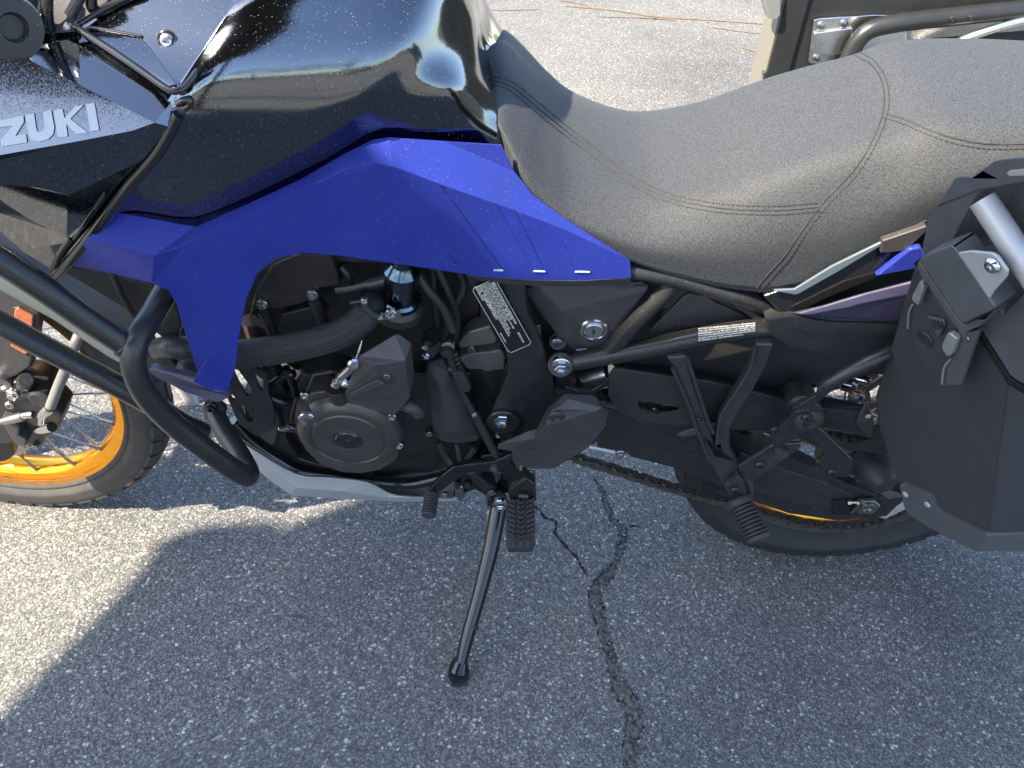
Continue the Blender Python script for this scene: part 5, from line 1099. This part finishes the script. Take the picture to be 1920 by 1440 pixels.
# ---- front end: fork guard, caliper, hose
fg = plate('fork_guard', [(-90, 480), (0, 524), (40, 540), (78, 566), (72, 600), (66, 640), (62, 676), (58, 690), (20, 712), (-5, 718), (-90, 690)], -.118, .03, plastic2, bike, .005)
plate('reflector_bezel', [(22, 578), (34, 576), (66, 592), (60, 660), (48, 668), (16, 652)], -.121, .006, plastic, fg, .002)
plate('reflector', [(27, 581), (34, 579), (62, 594), (56, 660), (46, 665), (19, 650)], -.1235, .004, reflector, fg, .0015)
tube('fork_leg', [(-120, 400, -.10), (-60, 620, -.10), (-20, 760, -.10), (-4, 840, -.10)], .030, satin, bike, 24, 5)
cal = plate('brake_caliper', [(-30, 745), (0, 724), (30, 716), (62, 716), (86, 722), (96, 738), (92, 752), (118, 778), (108, 810), (88, 818), (80, 836), (58, 842), (40, 830), (-10, 835), (-40, 800)], -.125, .05, satin, bike, .006)
plate('caliper_bridge', [(0, 786), (18, 790), (36, 800), (36, 818), (50, 826), (48, 838), (30, 836), (14, 812)], -.142, .02, plastic2, cal, .003)
lathe('caliper_piston', P(48, 718, -.13), Vector((.35, -.3, .6)), [(.013, -.02), (.013, .012), (.010, .018), (0, .018)], satin, cal, 24); lathe('caliper_piston', P(80, 738, -.13), OUT, [(.018, -.01), (.018, .012), (.014, .016), (0, .016)], satin, cal, 28)
lathe('axle_clamp', P(4, 716, -.122), OUT, [(.016, -.01), (.016, .006), (.009, .007), (.006, .003), (0, .003)], dullsteel, bike, 28)
bolt(24, 739, -.140, .0095, cal, steel, 'hex'); bolt(18, 760, -.138, .0075, cal, dullsteel, 'button'); bolt(66, 837, -.13, .0055, cal, dullsteel, 'socket')
tube('slide_pin', [(4, 790, -.145), (22, 786, -.146), (44, 780, -.146)], [.006, .0075, .008], dullsteel, cal, 14, 3); tube('bleed_screw', [(44, 779, -.147), (54, 777, -.148), (62, 777, -.148)], .0062, steel, cal, 14, 1)
tube('brake_hose', [(150, 625, -.115), (139, 650, -.130), (124, 690, -.140), (108, 728, -.146), (95, 762, -.150)], .0080, greyhose, bike, 14); 
tube('hose_ferrule', [(94, 764, -.150), (86, 772, -.151), (79, 780, -.151)], [.0085, .0092, .0080], steel, cal, 14, 1)
tube('banjo_fitting', [(78, 780, -.150), (78, 794, -.150)], .006, steel, cal, 12, 1); tube('banjo_bolt', [(68, 806, -.140), (80, 804, -.150), (97, 800, -.155)], [.006, .0085, .0085], steel, cal, 14, 1)
plate('sensor_wire_bracket', [(60, 645), (72, 640), (84, 655), (80, 664), (66, 660)], -.12, .004, dullsteel, bike, .001)
plate('front_mudguard', [(-90, 420, -.07), (60, 520, -.07), (150, 580, -.075), (240, 650, -.075), (262, 676, -.07), (240, 672, -.07), (120, 596, -.07), (0, 530, -.07), (-90, 480, -.07)], None, .14, plastic2, bike, .005)

# ---- handlebar end, lever, cables, clocks cowl at the top left
hb = empty('handlebar'); hb.parent = bike
g0, g1 = P(-130, 20, -.30), P(18, 50, -.415)
tube('grip', [g0, lerp(g0, g1, .85)], .0175, rubber, hb, 24, 1)
lathe('bar_end_weight', lerp(g0, g1, .84), g1-g0, [(.017, 0), (.0215, .003), (.0225, .012), (.0225, .030), (.020, .036), (.010, .037), (.008, .032), (0, .032)], plastic, hb, 36)
tube('hand_guard', [P(-160, 60, -.34), P(-60, 90, -.39), P(-5, 82, -.405), P(22, 66, -.41)], .010, plastic, hb, 14, 5)
tube('clutch_lever', [P(-100, -60, -.33), P(-20, 0, -.37), P(16, 30, -.39)], .007, alu, hb, 12, 5)
tube('fork_tube', [(70, -120, -.09), (98, 0, -.10), (128, 60, -.10), (230, 215, -.10)], .028, gloss_plain, hb, 24, 4)
plate('cowl', [(40, -80, -.12), (330, -80, -.12), (215, 12, -.14), (140, 52, -.16), (148, 62, -.17), (60, 64, -.18), (20, 90, -.19), (-80, 60, -.16)], None, .05, plastic, bike, .006)
for p in ([(50, -60, -.16), (70, 0, -.17), (64, 40, -.18), (40, 80, -.19)], [(100, -60, -.16), (88, 0, -.17), (92, 50, -.17), (110, 75, -.16)], [(160, -60, -.15), (150, -10, -.16), (130, 30, -.17)], [(190, -60, -.14), (170, 0, -.15), (185, 30, -.15)]): tube('control_cable', p, .006, gloss_plain, hb, 10, 6)
lathe('push_pin', P(127, 50, -.18), OUT, [(.004, -.002), (.0035, .003), (0, .004)], steel, bike, 14)
tube('switch_cluster', [P(15, -20, -.30), P(35, 10, -.31)], .016, plastic, hb, 16, 1)

# ================================================================== LUGGAGE CASE
case = empty('side_case', (0, 0, 0), (LEAN, 0, 0)); tag(case, 'black metal side case with latch and aluminium carry bar hung beside the passenger seat', 'luggage case')
IB, IT, OB = P(1690, 925, -.230), P(1712, 490, -.222), P(1852, 1003, -.352)
nfc = (IT-IB).cross(OB-IB).normalized()
if nfc.x > 0: nfc = -nfc
def FC(px, py, off=0.): return on_plane(px, py, IB+nfc*off, nfc)
back = Vector((.93, -.02, .36)).normalized()
front = [FC(*p) for p in ((1712, 490), (1668, 640), (1636, 745), (1640, 790), (1662, 862), (1690, 922), (1700, 945), (1838, 1022), (1853, 1003), (1893, 720), (1880, 620), (1800, 520))]
shell = plate3('shell', front, back*.42, case_m, case, .008)
plate3('lid_seal', [FC(*p, .006) for p in ((1712, 494), (1722, 486), (1800, 575), (1842, 628), (1893, 709), (1990, 768), (1990, 780), (1890, 722), (1838, 640), (1796, 590))], -nfc*.012, darkgap, case, .001)
# chamfered outer corner and outer face
oc = [FC(1852, 1000, .001), FC(1893, 716, .001)]
oface = [oc[0], oc[1], oc[1]+back*.42+Vector((0, -.05, 0)), oc[0]+back*.42+Vector((0, -.05, 0))]
bm = bmesh.new(); add_prism(bm, [oface], Vector((.0, .03, 0))); link('outer_face', bm, case_m, case, 30, .004)
# bottom bumper
bp_ = [FC(*p, .006) for p in ((1686, 910), (1693, 906), (1742, 928), (1748, 938), (1756, 956), (1762, 961), (1848, 1003), (1838, 1036), (1828, 1035), (1735, 986), (1700, 962), (1693, 945))]
bum = plate3('bumper', bp_, -nfc*.014, case_lid, case, .003)
e0, e1 = FC(1849, 1003, .006), FC(1836, 1035, .006); bk = back*.10+Vector((0, -.012, 0))
bm = bmesh.new(); add_prism(bm, [[e0, e0+bk, e1+bk, e1]], Vector((0, .006, 0))); link('bumper_return', bm, case_lid, bum, 30, .002)
for (px, py) in ((1698, 927), (1739, 946)): lathe('rivet', FC(px, py, .006), nfc, [(.0050, 0), (.0045, .0012), (0, .0018)], letter, bum, 16)
lathe('rivet', e0*.45+e1*.55+bk*.55+Vector((0, -.001, 0)), OUT, [(.0050, 0), (.0045, .0012), (0, .0018)], letter, bum, 16)
# lid
def LD(px, py, off=.0): return FC(px, py, off)
lidf = [FC(*p, .010) for p in ((1728, 468), (1736, 430), (1740, 410), (1754, 388), (1790, 372), (1836, 356), (1800, 420), (1783, 458), (1800, 470), (1860, 560), (1880, 590), (1925, 545), (1990, 600), (1990, 760), (1905, 712), (1893, 702), (1842, 622), (1800, 560))]
lid = plate3('lid', lidf, back*.40, case_lid, case, .005)
topb = [FC(*p, .012) for p in ((1754, 388), (1788, 334), (1800, 330), (1820, 331), (1860, 303), (1875, 298), (1960, 290), (2060, 290), (2060, 338), (1925, 340), (1836, 356))]
tb = [topb[0], topb[10]]
ring = []
hand = plate3('lid_rim', topb, Vector((.9, .15, .1)).normalized()*.10, case_lid, case, .005)
# recessed lid top
rec = [FC(*p, -.02) for p in ((1783, 458), (1800, 415), (1838, 356), (1925, 340), (2060, 338), (2060, 640), (1925, 545), (1880, 590), (1830, 510))]
plate3('lid_top', rec, back*.36, case_lid, case, .003)
hs_ = [FC(*p, .0135) for p in ((1887, 324), (1893, 320), (1940, 316), (1940, 330), (1890, 331))]
plate3('handle_slot', hs_, nfc*-.003, mat('pale_slot_lining', (.30, .29, .27), .6), hand, .001)
carry = tube('carry_bar', [FC(1842, 374, .012), FC(1900, 462, .016), FC(1960, 552, .016), FC(2020, 640, .012)], .0125, silver, case, 20, 4)
bm = bmesh.new()
# latch
lc = [FC(*p, .044) for p in ((1722, 487), (1734, 478), (1782, 461), (1790, 466), (1866, 577), (1862, 582), (1806, 607), (1797, 602))]
latch = plate3('latch_cover', lc, -nfc*.030+Vector((.0, 0, -.0)), case_lid, case, .010)
lf = [FC(*p, .034) for p in ((1717, 502), (1722, 489), (1798, 604), (1808, 610), (1862, 583), (1862, 588), (1836, 612), (1808, 624), (1797, 620))]
plate3('latch_lip', lf, -nfc*.02, case_lid, latch, .004)
lp = plate3('hinge_plate', [FC(*p, .043) for p in ((1784, 466), (1797, 474), (1820, 471), (1858, 475), (1870, 482), (1888, 508), (1886, 520), (1862, 548), (1855, 560), (1866, 579), (1860, 577))], -nfc*.004, silver, case, .0015)
lathe('bolt', FC(1861, 498, .044), nfc, [(.0085, 0), (.0082, .0015), (.006, .004), (.0028, .0046), (.0026, .002), (0, .002)], steel, lp, 24)
body = plate3('latch_body', [FC(*p, .022) for p in ((1723, 508), (1716, 535), (1703, 612), (1711, 650), (1736, 690), (1766, 705), (1790, 690), (1822, 625), (1797, 618))], -nfc*.022, case_m, case, .004)
plate3('latch_wing', [FC(*p, .026) for p in ((1797, 616), (1812, 624), (1836, 618), (1800, 722), (1768, 722), (1765, 716), (1766, 690), (1778, 676), (1785, 672), (1794, 640))], -nfc*.006, mat('latch_grey_metal', (.10, .105, .11), .45, .3), body, .003)
lathe('rivet', FC(1811, 634, .027), nfc, [(.0045, 0), (.004, .0015), (0, .002)], dullsteel, body, 16)
ltab = mat('latch_pale_metal', (.34, .34, .34), .42, .5, var=.08)
plate3('latch_tab', [FC(*p, .032) for p in ((1723, 529), (1727, 527), (1732, 543), (1720, 574), (1709, 564), (1709, 556))], -nfc*.008, ltab, body, .002)
plate3('latch_tab', [FC(*p, .034) for p in ((1774, 626), (1780, 624), (1794, 636), (1785, 664), (1776, 670), (1765, 655), (1765, 646))], -nfc*.008, ltab, body, .002)
tube('latch_wire', [FC(1711, 571, .024), FC(1704, 586, .024), FC(1702, 616, .024)], .0012, ltab, body, 6, 3); tube('latch_wire', [FC(1782, 673, .028), FC(1770, 690, .029), FC(1766, 720, .029)], .0014, ltab, body, 6, 3)
lathe('key_cover', FC(1736, 635, .022), nfc, [(.0115, -.002), (.0115, .0015), (.0100, .003), (.0095, .002), (0, .002)], plastic, body, 28)
plate3('thumb_pad', [FC(*p, .026) for p in ((1737, 593), (1768, 600), (1771, 612), (1760, 632), (1756, 630))], -nfc*.004, case_lid, body, .002)
for k in range(4):
    tube('thumb_rib', [FC(1744+k*7, 598+k*1.5, .0265), FC(1755+k*4.5, 618+k*1.0-k*2, .0265)], .0011, darkgap, body, 6, 1)
